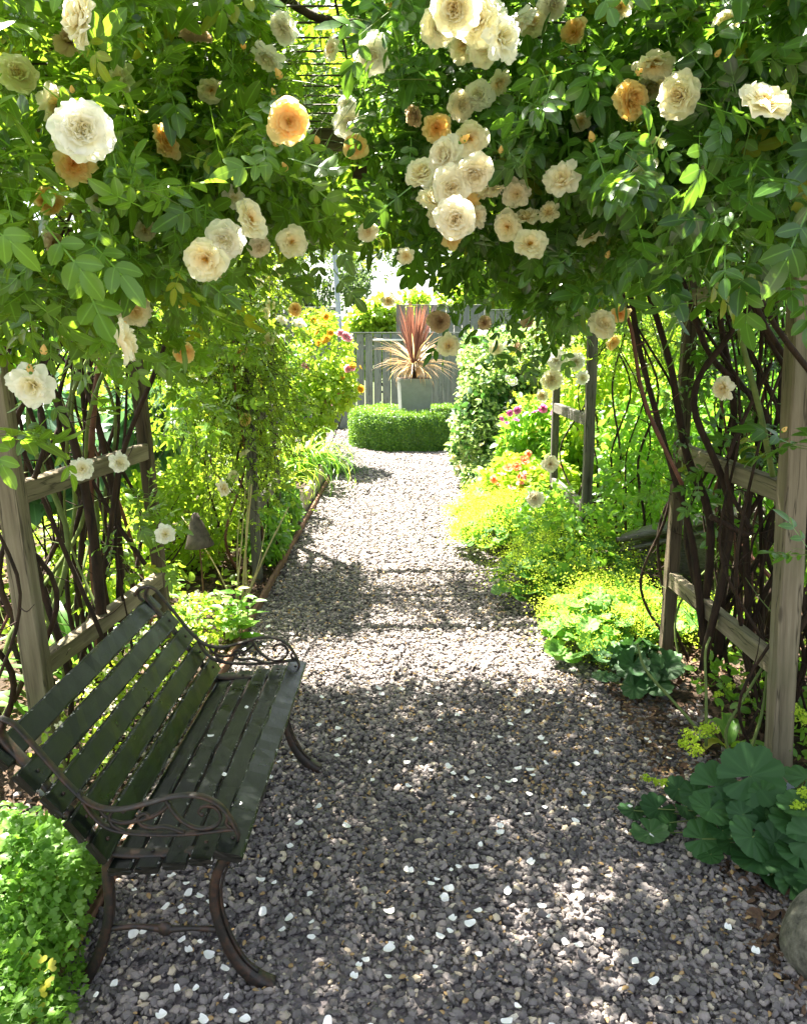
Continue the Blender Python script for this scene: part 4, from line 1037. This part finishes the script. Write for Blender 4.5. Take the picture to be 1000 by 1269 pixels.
for (px, py, z, rad) in [(855, 912, .2, .04), (872, 905, .22, .035), (862, 930, .17, .035), (882, 902, .22, .03), (848, 922, .17, .03), (812, 968, .1, .02), (800, 965, .1, .018), (822, 970, .1, .018), (995, 890, .3, .04), (985, 880, .33, .03), (890, 860, .18, .02), (905, 850, .2, .02), (990, 1000, .2, .03), (1000, 985, .22, .03)]:
    c_ = G(px, py, z); m = int(2600 * rad)
    inst(fl, T_CROSS, c_ + rand_unit(m) * (rng.random((m, 1)) ** .5) * [rad, rad, rad * .7], rand_unit(m), rand_unit(m), .0075 * (.6 + .7 * rng.random(m)))
fl.build('flower_froth', M['chartreuse'], t)

def blades(mb, base, n, L, w, spread, droop, rad=.03, az=None, Ljit=.3, segs=8, fold=.25, lean=.6):
    for k in range(n):
        a = random.random() * 6.28 if az is None else random.gauss(*az)
        b0 = np.array(base) + [math.cos(a) * rad * random.random(), math.sin(a) * rad * random.random(), 0]
        l = L * random.uniform(1 - Ljit, 1 + Ljit * .5); el = random.uniform(*spread); dr = random.uniform(.6, 1.3) * droop
        p = b0.copy(); pts = [p.copy()]; e = el
        for s in range(segs):
            p = p + np.array([math.cos(a) * math.cos(e), math.sin(a) * math.cos(e), math.sin(e)]) * l / segs; pts.append(p.copy()); e -= dr / segs * (1 + s * .25)
        pts = np.array(pts); t_ = np.linspace(0, 1, segs + 1); ww = w * (1 - t_ ** 3) * (.6 + .4 * np.minimum(1, t_ * 4)) / 2
        T = unit(np.gradient(pts, axis=0)); A = unit(np.cross(T, [0, 0, 1.0]) + 1e-6); Nn = np.cross(A, T)
        v = np.stack([pts - A * ww[:, None] + Nn * (ww * fold)[:, None], pts, pts + A * ww[:, None] + Nn * (ww * fold)[:, None]], 1).reshape(-1, 3)
        c = np.zeros((len(v), 3)); c[:, 0] = random.random(); c[0::3, 1] = 1; c[2::3, 1] = 1; c[:, 2] = np.repeat(t_, 3)
        i = np.arange(segs) * 3
        q = np.concatenate([np.stack([i, i + 1, i + 4, i + 3], 1), np.stack([i + 1, i + 2, i + 5, i + 4], 1)])
        mb.add(v, [q], c)
# bulb plant with bare stalks beside the near right post
t = thing('bulb_plant', 'strappy bulb plant with tall bare green stalks left of the near right post', 'plant', tuple(G(905, 935)))
mb = MB(); b = G(905, 930); blades(mb, b, 7, .28, .045, (R(50), R(80)), 2.4, .03, fold=.35)
mb.build('leaves', M['bright'], t)
for pix in ([(905, 940, 0), (900, 905, .1), (925, 860, .22), (960, 800, .38), (985, 740, .5)], [(875, 925, 0), (875, 860, .2), (874, 810, .33), (880, 790, .36)], [(865, 905, 0.02), (835, 870, .18), (800, 830, .26), (790, 798, .34)], [(930, 930, 0), (945, 880, .2), (952, 820, .34), (965, 740, .55)]):
    mb = MB(); Yb = 2.75
    tube(mb, [P(a, b_, Yb + .05 * i) for i, (a, b_, z) in enumerate(pix)], .0065, .0045, sides=7); mb.build('stalk', M['cane_green'], t)

# split dark log in the right border
t_ = MB()
def logpart(z0, th, l0):
    pts = [P(762 + l0, 690, 4.9), P(790, 676, 4.95), P(830, 668, 5.05), P(880, 662, 5.2), P(940, 655, 5.35)]
    pts = [np.array([p[0], p[1], z0 + .028 * i]) for i, p in enumerate(pts)]
    sweep(t_, pts, (.1, 1, 0), .2, th, n=8, wid=[.05, .16, .2, .2, .22], t=[th * .6, th, th, th, th] if False else th) if False else sweep(t_, pts, (.1, 1, 0), .2, [th * .5, th, th * 1.1, th, th], n=8, wid=[.04, .15, .2, .2, .22])
logpart(.365, .05, 0); logpart(.295, .035, 3)
blob(t_, (1.95, 5.2, .16), (.14, .14, .2), 3, .2, flat=-.01)
blob(t_, (1.6, 5.05, .14), (.07, .07, .16), 3, .2, flat=-.01)
tag(t_.build('split_log', M['driftwood']), 'dark weathered split log with a rounded snout-like tip behind the second right post', 'log')

# boulder
mb = MB(); blob(mb, (1.15, 1.79, .05), (.15, .16, .135), 5, .16, 1.6, flat=-.01)
tag(mb.build('boulder', M['stone_big']), 'smooth grey lichened boulder at the right edge of the path, near the frame corner', 'boulder')

# aquilegia-like plant under the near end of the bench
def ferny(label, base, r, h, n, size, mat, cat='plant'):
    t = thing('columbine', label, cat, base)
    mb, st = MB(), MB(); b = np.array(base, float)
    for k in range(n):
        a = random.random() * 6.28; rr = r * random.random() ** .55 * (1 + .28 * math.sin(3 * a + base[1] * 9)); hh = h * (1.05 - .6 * (rr / r) ** 2) * random.uniform(.4, 1.18)
        p = b + [math.cos(a) * rr, math.sin(a) * rr, max(hh, .02)]
        nrm = np.array([math.cos(a) * .6 * rr / r, math.sin(a) * .6 * rr / r - .2, 1]) + rng.normal(size=3) * .3
        x = np.array([math.cos(a), math.sin(a), .1]) + rng.normal(size=3) * .5
        inst(mb, T_TERN, p[None], x[None], nrm[None], size * random.uniform(.55, 1.5))
        tube(st, [b + [math.cos(a) * rr * .3, math.sin(a) * rr * .3, 0], b + [math.cos(a) * rr * .75, math.sin(a) * rr * .75, hh * .6], p], .0012, sides=4, n=3)
    mb.build('leaves', mat, t); st.build('stalks', M['cane_green'], t); return t
ferny('feathery bright green columbine foliage beside the near end of the bench', (-1.1, 1.82, 0), .25, .3, 640, .08, M['bright'])
ferny('smaller feathery columbine clump at the lower left corner of the frame', (-.98, 1.5, 0), .14, .2, 200, .08, M['bright'])
ferny('loose columbine clump between the bench back and the left pergola rail', (-1.35, 2.1, 0), .22, .18, 90, .105, M['bright'])

# broad strappy plants behind the left post
for i, (x, y, n, lab) in enumerate([(-1.95, 3.0, 26, 'broad strap-leaved plant behind the near left post'), (-1.6, 3.6, 20, 'strap-leaved plant between the two left posts')]):
    t = thing('strap_leaf_plant', lab, 'plant', (x, y, 0)); mb = MB(); blades(mb, (x, y, 0), n, .6, .06, (R(45), R(80)), 1.5, .1); mb.build('leaves', M['green'], t)

# leafy seedling beyond the bench
for base, lab, n, L in [(G(292, 800), 'upright leafy seedling just beyond the far end of the bench', 16, .16), (G(235, 800), 'leafy seedling behind the bench back with tiny white flowers', 14, .14), (G(180, 690), 'leafy self-sown plant behind the second left post', 14, .14)]:
    t = thing('seedling', lab, 'plant', tuple(base)); mb, st = MB(), MB()
    for s in range(4):
        top = np.array(base) + [random.uniform(-.12, .12), random.uniform(-.1, .1), random.uniform(.2, .36)]
        tube(st, [base, (np.array(base) + top) / 2 + [.01, 0, .01], top], .003, .0015, sides=5)
        for k in range(n):
            f = (k + 2) / (n + 1); p = np.array(base) * (1 - f) + top * f; a = k * 2.4
            inst(mb, T_NAR, p[None], np.array([[math.cos(a), math.sin(a), .4]]), np.array([[0, -.2, 1.0]]) + rng.normal(size=(1, 3)) * .3, L * (1 - .5 * f) * random.uniform(.7, 1.1))
    mb.build('leaves', M['bright'], t); st.build('stems', M['cane_green'], t)
# small white-flowered groundcover behind the bench
t = thing('sweet_alyssum', 'low sprawling plant with tiny white flowers behind the bench back', 'plant', (-1.1, 3.2, 0))
gb = [(-1.15, 3.4, .16, .16, .5, .12), (-1.1, 4.0, .14, .2, .35, .12), (-1.2, 2.8, .2, .14, .4, .2)]
mb = MB(); cloud(mb, gb, 1800, [T_OV], .03); mb.build('foliage', M['lime'], t)
mb = MB(); p, d = sample_blobs(gb, 160, .98)
for q in p:
    if q[2] > .1: inst(mb, T_CROSS, q + rand_unit(14) * .012, rand_unit(14), rand_unit(14), .008)
mb.build('flower_heads', M['p_white'], t)

# cone lamp
lb = G(253, 742); t = thing('garden_lamp', 'rusty cone-shaped garden lamp on a thin stake in the left border', 'lamp', tuple(lb))
mb = MB(); tube(mb, [lb - [0, 0, .02], lb + [-.005, 0, .2], lb + [-.012, 0, .40]], .0055, sides=8); mb.build('stake', M['rust'], t)
mb = MB()
ax_ = np.array([-.10, .0, 1.0]); ax_ = unit(ax_); c0 = lb + [-.008, 0, .345]
prof = [(.088, 0), (.09, .008), (.075, .05), (.052, .12), (.03, .185), (.018, .215), (.0, .222)]
tube(mb, [c0 + ax_ * h_ for r_, h_ in prof], [r_ for r_, h_ in prof], sides=28, sm=False)
mb.build('shade', M['lamp_shade'], t)
mb = MB(); tube(mb, [c0 + ax_ * -.004, c0 + ax_ * .01], .03, sides=14, sm=False); mb.build('lamp_holder', M['wire'], t)

# dry stalks, stub post
t = thing('dry_stalk_clump', 'cluster of pale dry stalks in the left border right of the cone lamp', 'plant', tuple(G(297, 752)))
b = G(297, 752)
for k, (dx, top, rr) in enumerate([((300, 755), (312, 600), .009), ((292, 750), (305, 590), .006), ((302, 752), (358, 628), .008), ((296, 748), (300, 610), .005), ((306, 748), (310, 590), .006), ((288, 745), (225, 640), .006), ((296, 756), (330, 650), .004)]):
    mb = MB(); p0 = G(*dx); p1 = P(*top, p0[1] + random.uniform(-.1, .3)); tube(mb, [p0, (p0 + p1) / 2 + rng.normal(size=3) * .015, p1], rr, rr * .5, sides=6); mb.build('stalk', M['dry'], t)
# edging of rusted steel strip / board down the left edge, in two lengths
def edging(lab, y0, y1, x, h):
    t = thing('path_edging', lab, 'edging', (x, (y0 + y1) / 2, 0), 'brown edging boards along the left of the path'); mb = MB()
    board(mb, (x, y0, h / 2 - .02), (x, y1, h / 2 - .02), (1, 0, 0), h + .02, .022, seg=40, b=.003, jit=.0015); mb.build('edging_board', M['rust'], t, smooth=False)
edging('brown edging board running beneath the bench at the left path edge', .3, 3.35, -.885, .04)
edging('brown edging board between the bench and the raised bed', 3.355, 6.9, -.885, .07)
edging('brown edging board beside the raised timber bed', 6.905, 9.9, -.885, .07)
t = thing('raised_bed', 'raised timber planting bed at the left path edge below the arching green leaves', 'planter', (-1.15, 8.1, 0)); 
board_obj('side_board', M['sleeper'], t, (-.955, 6.95, .10), (-.955, 9.4, .10), (1, 0, 0), .2, .045); board_obj('side_board', M['sleeper'], t, (-.98, 6.93, .10), (-2.0, 6.93, .10), (0, 1, 0), .2, .045)
for y in (7.0, 8.0, 9.3): board_obj('corner_post', M['white_plastic'], t, (-.92, y, -.02), (-.92, y, .18), (0, 1, 0), .02, .03, seg=2)
mb = MB(); board(mb, (-1.48, 6.96, .16), (-1.48, 9.38, .16), (0, 0, 1), .98, .03, seg=8, b=.002, jit=.004); mb.build('bed_soil', M['soil'], t)

# daylily and grass clumps
t = thing('daylily', 'arching pale green daylily leaves over the raised bed', 'plant', (-1.15, 8.6, .17)); mb = MB(); blades(mb, (-1.15, 8.6, .17), 90, .95, .035, (R(45), R(85)), 1.9, .15); mb.build('leaves', M['bright'], t)
t = thing('daylily', 'daylily clump nearer the camera on the raised bed, in front of the paler arching one', 'plant', (-1.3, 7.6, .17)); mb = MB(); blades(mb, (-1.3, 7.6, .17), 60, .7, .03, (R(45), R(85)), 1.7, .15); mb.build('leaves', M['lime'], t)
b = (-.98, 9.9, 0); t = thing('grass_clump', 'dark fine-leaved grass clump at the left path edge before the fence', 'plant', b); mb = MB(); blades(mb, b, 260, .62, .012, (R(25), R(85)), 1.5, .25); mb.build('leaves', M['green'], t)
# yellow and pink roses near the fence
t = bush('rose_bush', 'tall rose bush with yellow and pink blooms in front of the fence on the left', 'rose bush', (-1.15, 10.2, 0), [pb(400, 440, 10.2, .4, .5, .4), pb(410, 480, 10, .35, .5, .35), pb(380, 500, 10, .35, .5, .5), pb(425, 470, 10.0, .18, .3, .3, .6), pb(390, 400, 10.4, .3, .4, .25)], 5200, [T_WIDE, T_OV], .075, M['lime'], 16, thr=-1.2)
flowers(t, [(428, 416, .06), (422, 412, .05), (433, 419, .05), (431, 457, .055), (437, 456, .04), (419, 490, .055), (380, 456, .05), (409, 502, .04), (376, 452, .04), (404, 497, .035)], 9.75, .05, 'full', 'p_pink')
flowers(t, [(400, 402, .06), (393, 410, .06), (404, 392, .05), (404, 420, .07), (396, 425, .06), (424, 468, .05), (447, 482, .055), (437, 452, .05), (425, 487, .045), (372, 466, .04), (410, 412, .05), (388, 396, .05), (447, 455, .03)], 9.75, .05, 'full', 'p_yellow')

# ring hedge, planter, cordyline
hc = (.15, 12.65)
t = thing('box_hedge', 'low clipped round box hedge ring at the end of the path', 'hedge', (hc[0], hc[1], 0))
mb = MB(); a = np.linspace(0, 2 * math.pi, 73)[:-1]
ri, ro, hh = .42, 1.0, .56
prof = [(ro - .04, 0), (ro - .03, .3), (ro - .04, .52), (ro - .09, hh - .02), (ri + .06, hh - .02), (ri + .03, .5), (ri + .03, 0)]
v = np.stack([np.stack([hc[0] + np.cos(a) * r_, hc[1] + np.sin(a) * r_, np.full(72, h_)], 1) for r_, h_ in prof]).reshape(-1, 3)
i = np.arange(6)[:, None] * 72; j = np.arange(72)[None]; mb.add(v, [np.stack([i + j, i + (j + 1) % 72, i + 72 + (j + 1) % 72, i + 72 + j], -1).reshape(-1, 4)]); mb.build('twig_core', M['deep'], t)
mb = MB(); n = 46000; th = rng.random(n) * 6.283; top = rng.random(n) < .35
r_ = np.where(top, ri + (ro - ri) * rng.random(n) ** .8, ro); z_ = np.where(top, hh, hh * rng.random(n))
wob = .012 * np.sin(th * 9) + .012 * np.sin(th * 23 + z_ * 12) + .014 * rng.normal(size=n)
z_ = z_ + np.where(top, wob, 0); r_ = r_ + np.where(top, 0, wob) - .05 * np.clip((z_ - .45) / .1, 0, 1) ** 2 * (~top)
pts = np.stack([hc[0] + np.cos(th) * r_, hc[1] + np.sin(th) * r_, z_], 1)
nr = np.where(top[:, None], [0, 0, 1.0], np.stack([np.cos(th), np.sin(th), np.full(n, .35)], 1))
inst(mb, T_TINY, pts, rng.normal(size=(n, 3)) + nr * .6, nr + rng.normal(size=(n, 3)) * .5, .028 * (.6 + .7 * rng.random(n))); mb.build('foliage', M['box'], t)
pc = (.17, 12.6)
t = thing('planter', 'tall grey square planter standing in the middle of the box hedge ring', 'planter', (pc[0], pc[1], 0))
mb = MB(); hw0, hw1 = .20, .28
def frustum(mb, c, w0, w1, z0, z1, rot=.0):
    v = []
    for w_, z in ((w0, z0), (w1, z1)):
        for sx, sy in ((-1, -1), (1, -1), (1, 1), (-1, 1)):
            x, y = sx * w_, sy * w_; v.append([c[0] + x * math.cos(rot) - y * math.sin(rot), c[1] + x * math.sin(rot) + y * math.cos(rot), z])
    mb.add(v, [np.array([[0, 1, 5, 4], [1, 2, 6, 5], [2, 3, 7, 6], [3, 0, 4, 7], [3, 2, 1, 0], [4, 5, 6, 7]])])
frustum(mb, pc, .2, .245, 0, 1.02, .12); mb.build('planter_body', M['pot'], t, smooth=False)
mb = MB(); frustum(mb, pc, .249, .251, 1.021, 1.06, .12); mb.build('rim', M['pot'], t, smooth=False)
mb = MB(); frustum(mb, pc, .235, .235, 1.0605, 1.064, .12); mb.build('compost', M['soil'], t, smooth=False)
b = (pc[0], pc[1], 1.062); t = thing('cordyline', 'spiky cordyline with burgundy upright and straw pink drooping leaves in the grey planter', 'plant', b)
mb = MB(); tube(mb, [np.array(b), np.array(b) + [0, 0, .15], np.array(b) + [.01, 0, .32]], .035, .02, sides=8, rough=.08); mb.build('stem', M['bark'], t)
mb = MB(); blades(mb, (b[0], b[1], b[2] + .15), 110, 1.0, .026, (R(66), R(90)), .12, .03); mb.build('upright_leaves', M['burgundy'], t)
mb = MB(); blades(mb, (b[0], b[1], b[2] + .2), 110, .74, .019, (R(0), R(62)), .5, .03); blades(mb, (b[0], b[1], b[2] + .15), 70, .5, .018, (R(-15), R(30)), 1.0, .03); mb.build('drooping_leaves', M['straw'], t)

# fences
def fence(label, x0, x1, y, h, w=.14, gap=.022, rail_z=(.4, 1.5), extra=None):
    t = thing('fence', label, 'fence', ((x0 + x1) / 2, y, 0), 'grey timber fences at the end of the garden'); mb = MB(); x = x0
    while x < x1 - .02:
        board(mb, (x + w / 2, y, .03), (x + w / 2, y, h + random.uniform(-.006, .006)), (0, 1, 0), w, .02, seg=2, b=.002, jit=.001); x += w + gap
    mb.build('boards', M['fence'], t, smooth=False)
    for z in rail_z: board_obj('rail', M['fence'], t, (x0, y + .04, z * h / 1.75), (x1, y + .04, z * h / 1.75), (0, 1, 0), .08, .04, seg=2)
    board_obj('capping', M['fence'], t, (x0, y, h + .02), (x1, y, h + .02), (0, 0, 1), .06, .022, seg=2)
    n = max(2, int((x1 - x0) / 1.9) + 1)
    for xx in np.linspace(x0, x1, n): board_obj('post', M['fence'], t, (xx, y + .11, 0), (xx, y + .11, h + .03), (0, 1, 0), .09, .09, seg=2)
    return t
f1 = fence('low grey vertical-board fence behind the planter', -1.2, 1.5, 15.0, 1.77)
mb = MB(); pL, pR = P(462, 421, 14.95), P(500, 421, 14.95); board(mb, pL, pR, (0, 0, 1), .06, .035, seg=2); mb.build('white_ledge', M['white_plastic'], f1)
fence('taller grey fence panel rising behind the cordyline', -.1, 1.55, 16.4, 2.33)
fence('taller grey fence panel on the left behind the yellow and pink roses', -5.2, -1.3, 15.6, 2.25)
fence('long grey fence on the right, hidden behind the shrubs', 1.6, 8.5, 15.5, 2.2)
b = P(415, 420, 14); t = thing('pale_pole', 'pale bluish pole standing behind the left fence roses', 'pole', (b[0], 15.3, 0)); mb = MB(); tube(mb, [(b[0], 15.3, 0), (b[0] - .03, 15.3, 2.0), (b[0] - .10, 15.3, 3.5)], .055, .045, sides=10)
M['pale'] = mat_simple('pale_blue_pole', (.25, .28, .34), (.36, .4, .48), 4, .7, .1); mb.build('pole_body', M['pale'], t)

# trees and shrubs behind the fence
def tree(label, x, y, h, blobs, n, tpls, size, mat, thr=-.6, trunk=.09, limbs=9, freq=2.0, name='tree'):
    t = thing(name, label, 'tree', (x, y, 0), 'trees and tall shrubs beyond the fence')
    mb = MB(); cloud(mb, blobs, n, tpls, size, shell=.25, thr=thr, freq=freq); mb.build('crown', mat, t)
    mb = MB(); tube(mb, [(x, y, -.05), (x + .05, y, h * .3), (x - .04, y, h * .62)], trunk, trunk * .5, sides=9, rough=.04)
    p, d = sample_blobs(blobs, limbs, .6)
    for q in p:
        s = np.array([x, y, h * random.uniform(.2, .5)]); tube(mb, [s, (s + q) / 2 + rng.normal(size=3) * .12, q], trunk * .35, .008, sides=5)
    mb.build('trunk', M['bark'], t); return t
tree('twiggy dark tree above the left end of the fence', -1.9, 19, 4.0, [pb(412, 340, 19, 1.0, .9, .55), pb(395, 365, 19, .9, .9, .5), pb(432, 350, 19, .5, .8, .5), pb(380, 330, 19, .7, .8, .5)], 9000, [T_OV, T_TINY], .10, M['conifer'], -.2)
tree('bright green shrub rising over the fence behind the planter', -.4, 17.6, 2.6, [pb(480, 388, 17.6, .7, .5, .35), pb(455, 395, 17.5, .4, .5, .3), pb(505, 378, 17.8, .5, .5, .35), pb(470, 430, 17.5, 1.0, .5, .7)], 6500, [T_WIDE, T_OV], .13, M['lime'], -1.5)
tree('tall dark green tree left of the view beyond the fence', -6, 21, 8, [(-6, 21, 5, 2.6, 2.2, 2.8), (-7.5, 21, 3.2, 1.8, 1.5, 1.8), (-4.6, 21.5, 3.6, 1.4, 1.5, 1.7)], 16000, [T_OV], .2, M['green'], -.9)
tree('tall bright tree right of the view beyond the fence', 4.0, 21, 7, [(4.0, 21, 4.6, 2.2, 2, 2.5), (5.8, 21, 3.2, 1.8, 1.5, 2.0), (2.6, 21, 3.2, 1.2, 1.2, 1.5)], 15000, [T_OV], .2, M['green'], -.9)
tree('broad tree far left beyond the borders', -9, 13, 6, [(-9, 13, 3.5, 2.6, 2.5, 2.7)], 9000, [T_OV], .2, M['green'], -.9)
tree('broad tree far right beyond the borders', 9, 13, 6, [(9, 13, 3.5, 2.8, 2.5, 2.8)], 9000, [T_OV], .2, M['green'], -.9)
tree('slender pale green tree just right of centre beyond the fence', 1.6, 19, 4.5, [(1.6, 19, 3.0, .9, .8, .9), (2.2, 19, 2.2, .7, .7, .8)], 5000, [T_OV], .13, M['lime'], -.9)

# shrubs in the left border
def sh(label, blobs, n, tpls, size, mat, thr=-1.3, stems=10, cat='shrub', **k):
    b = blobs[0]; return bush('border_shrub', label, cat, (b[0], b[1], 0), blobs, n, tpls, size, M[mat], stems, thr=thr, group='shrubs and perennials filling the borders', **k)
sh('lime green leafy shrub behind the left pergola posts', [(-2.3, 6.4, .8, .7, .6, .8), (-1.9, 7.0, 1.1, .5, .5, .6)], 5200, [T_WIDE, T_OV], .08, 'lime')
sh('dark heart-leaved shrub seen between the left posts', [(-2.35, 5.1, .95, .45, .4, .4), (-1.85, 5.6, 1.05, .3, .3, .25)], 900, [T_WIDE], .15, 'blue', up=1.0)
sh('tall sunlit shrub at the back of the left border', [(-3.8, 8.2, 1.2, 1.3, .9, 1.3), (-2.6, 8.8, 1.1, .9, .8, 1.2), (-1.9, 9.6, 1.0, .7, .7, 1.0)], 10500, [T_WIDE, T_OV], .1, 'bright')
sh('sprawling green shrub left of the near left post', [(-3.2, 4.2, .7, .8, .9, .7), (-2.7, 3.4, .5, .5, .6, .5)], 5200, [T_WIDE, T_OV], .085, 'green')
sh('tall dark shrub at the far left behind the pergola', [(-4.8, 5.2, 1.5, 1.2, 1.3, 1.5)], 6500, [T_WIDE], .12, 'green')
sh('yellow-green perennial with toothed leaves under the left rose', [(-1.7, 4.7, .3, .4, .5, .3), (-1.55, 5.5, .35, .35, .4, .35)], 3800, [T_OV, T_WIDE], .05, 'lime')
sh('loose lime plant beside the raised bed', [(-1.25, 6.5, .35, .3, .4, .35), (-1.1, 6.2, .15, .18, .4, .15)], 2600, [T_OV], .05, 'lime')
sh('sage-like plant right of the dry stalks at the path edge', [(-1.02, 5.7, .2, .16, .4, .22), (-1.0, 6.4, .25, .14, .3, .25)], 1400, [T_WIDE], .055, 'green')
sh('thin pale green shrub between the raised bed and the rose column', [(-1.4, 7.4, 1.0, .4, .4, .7), (-1.35, 6.9, 1.2, .3, .3, .5)], 3200, [T_OV], .06, 'lime', thr=-.6)
# right border
sh('bright backlit perennials behind the split log', [(2.1, 6.2, .75, .6, .5, .75), (2.7, 5.8, .8, .6, .5, .8)], 6500, [T_OV, T_WIDE], .07, 'bright')
sh('tall lime-leaved shrub between the two pergolas on the right', [(1.75, 6.9, 1.05, .45, .5, .7), (2.1, 7.6, 1.2, .7, .6, 1.0)], 6500, [T_WIDE, T_OV], .07, 'lime')
sh('twiggy green plant right of the nearer grey pole', [(1.6, 5.2, .6, .3, .3, .55), (1.95, 5.7, .6, .35, .3, .6)], 2600, [T_OV], .055, 'bright', thr=-.6, sr=.004)
sh('dark green shrub at the back of the right border', [(3.6, 8.2, 1.4, 1.3, 1.0, 1.4), (2.4, 9.4, 1.2, .9, .8, 1.2)], 10000, [T_WIDE, T_OV], .1, 'green')
sh('dense green shrub behind the tangle of rose canes', [(3.0, 4.4, .9, .8, .7, .9), (2.6, 3.5, .7, .5, .6, .7), (3.4, 3.2, 1.1, .6, .8, 1.1)], 8000, [T_WIDE, T_OV], .085, 'green')  # leaf colour kept darker to stand in for shade behind the canes
sh('tall shrub at the far right, its leaves coloured darker for shade', [(4.8, 5.0, 1.5, 1.1, 1.6, 1.5)], 6000, [T_WIDE], .12, 'deep')  # deep leaf colour stands in for the shaded backdrop
sh('airy leafy perennial growing up through the lady\'s mantle', [(1.15, 4.8, .42, .3, .4, .2), (1.05, 5.6, .42, .25, .4, .2), (.95, 5.2, .35, .2, .25, .16)], 1500, [T_OV, T_WIDE], .05, 'bright', thr=-.6, sr=.003)
sh('low green seedlings behind the near right post', [(1.65, 2.6, .12, .3, .35, .13), (1.6, 3.3, .12, .3, .3, .14)], 700, [T_WIDE, T_OV], .045, 'bright', thr=None, stems=0)
sh('dark green bush beyond the further grey pole', [(1.7, 8.0, .5, .4, .4, .5)], 2500, [T_WIDE], .07, 'deep')

# ground cover
mb = MB(); n = 16000
x = np.concatenate([-1.0 - rng.random(n // 2) ** .8 * 4.5, 1.3 + rng.random(n // 2) ** .8 * 4]); y = 3.9 + rng.random(n) * 8
T = np.stack([x, y, .02 + .12 * rng.random(n)], 1)
inst(mb, T_WIDE, T, rand_unit(n) * [1, 1, .5], np.tile([0, -.2, 1.0], (n, 1)) + rng.normal(size=(n, 3)) * .5, .06 * (.6 + .8 * rng.random(n)))
tag(mb.build('ground_cover', M['lime']), 'low lime green ground cover spreading through both borders', 'ground cover', kind='stuff')

# ------------------------------------------------------------------ fallen petals
pm = []
for k in range(6):
    mb = MB(); v = [[0, 0, 0]]; m = 18; ph = random.random() * 6; cu = random.uniform(.2, .7); asp = random.uniform(.6, .85)
    for rr in (.5, 1.0):
        for a in np.linspace(0, 2 * math.pi, m, endpoint=False):
            r_ = rr * (.5 + .05 * math.sin(2 * a + ph) - .14 * max(0, math.cos(a)) ** 10 + .02 * math.sin(5 * a + ph) * rr)
            x, y = r_ * math.cos(a), r_ * math.sin(a) * asp; v.append([x, y, cu * (x * x * 1.6 + y * y * .8) + .03 * math.sin(3 * a + ph) * rr])
    jj = np.arange(m); mb.add(v, [np.stack([np.zeros(m, int), 1 + jj, 1 + (jj + 1) % m], 1), np.stack([1 + jj, 1 + m + jj, 1 + m + (jj + 1) % m, 1 + (jj + 1) % m], 1)], np.tile([.5, 0, 1.0], (len(v), 1)))
    o = mb.build('fallen_petal', M['p_fallen'], None); pm.append(o.data); bpy.data.objects.remove(o)
spots = []
for k in range(215):
    Y = 1.5 + 2.8 * random.random() ** 1.25; x = random.uniform(-.84, right_edge(Y) - .05)
    if random.random() < .25: x = x * .4 + .25
    spots.append((x, Y))
for k in range(30): spots.append((random.uniform(-.75, -.3), random.uniform(1.45, 2.1)))
for i, (x, y) in enumerate(spots):
    o = bpy.data.objects.new('fallen_petal', random.choice(pm)); COL.objects.link(o)
    o.location = (x, y, .044); o.rotation_euler = (random.gauss(0, .14), random.gauss(0, .14), random.random() * 6.28)
    s = random.uniform(.016, .036); o.scale = (s, s, s)
    if i < 215: tag(o, 'white rose petal lying on the open gravel of the path', 'petal', 'white petals scattered on the gravel')
    else: tag(o, 'white rose petal on the gravel around the near legs of the bench', 'petal', 'white petals around the near bench legs')
for i, (x, y, z) in enumerate([(-.50, 2.0, .420), (-.52, 2.42, .418), (-.43, 1.85, .425), (-.60, 2.25, .405)]):
    o = bpy.data.objects.new('fallen_petal', random.choice(pm)); COL.objects.link(o)
    o.location = (x, y, z); o.rotation_euler = (0, 0, random.random() * 6.28); o.scale = (.022,) * 3
    tag(o, 'white rose petal lying on the dark green bench seat', 'petal', 'white petals on the bench seat')
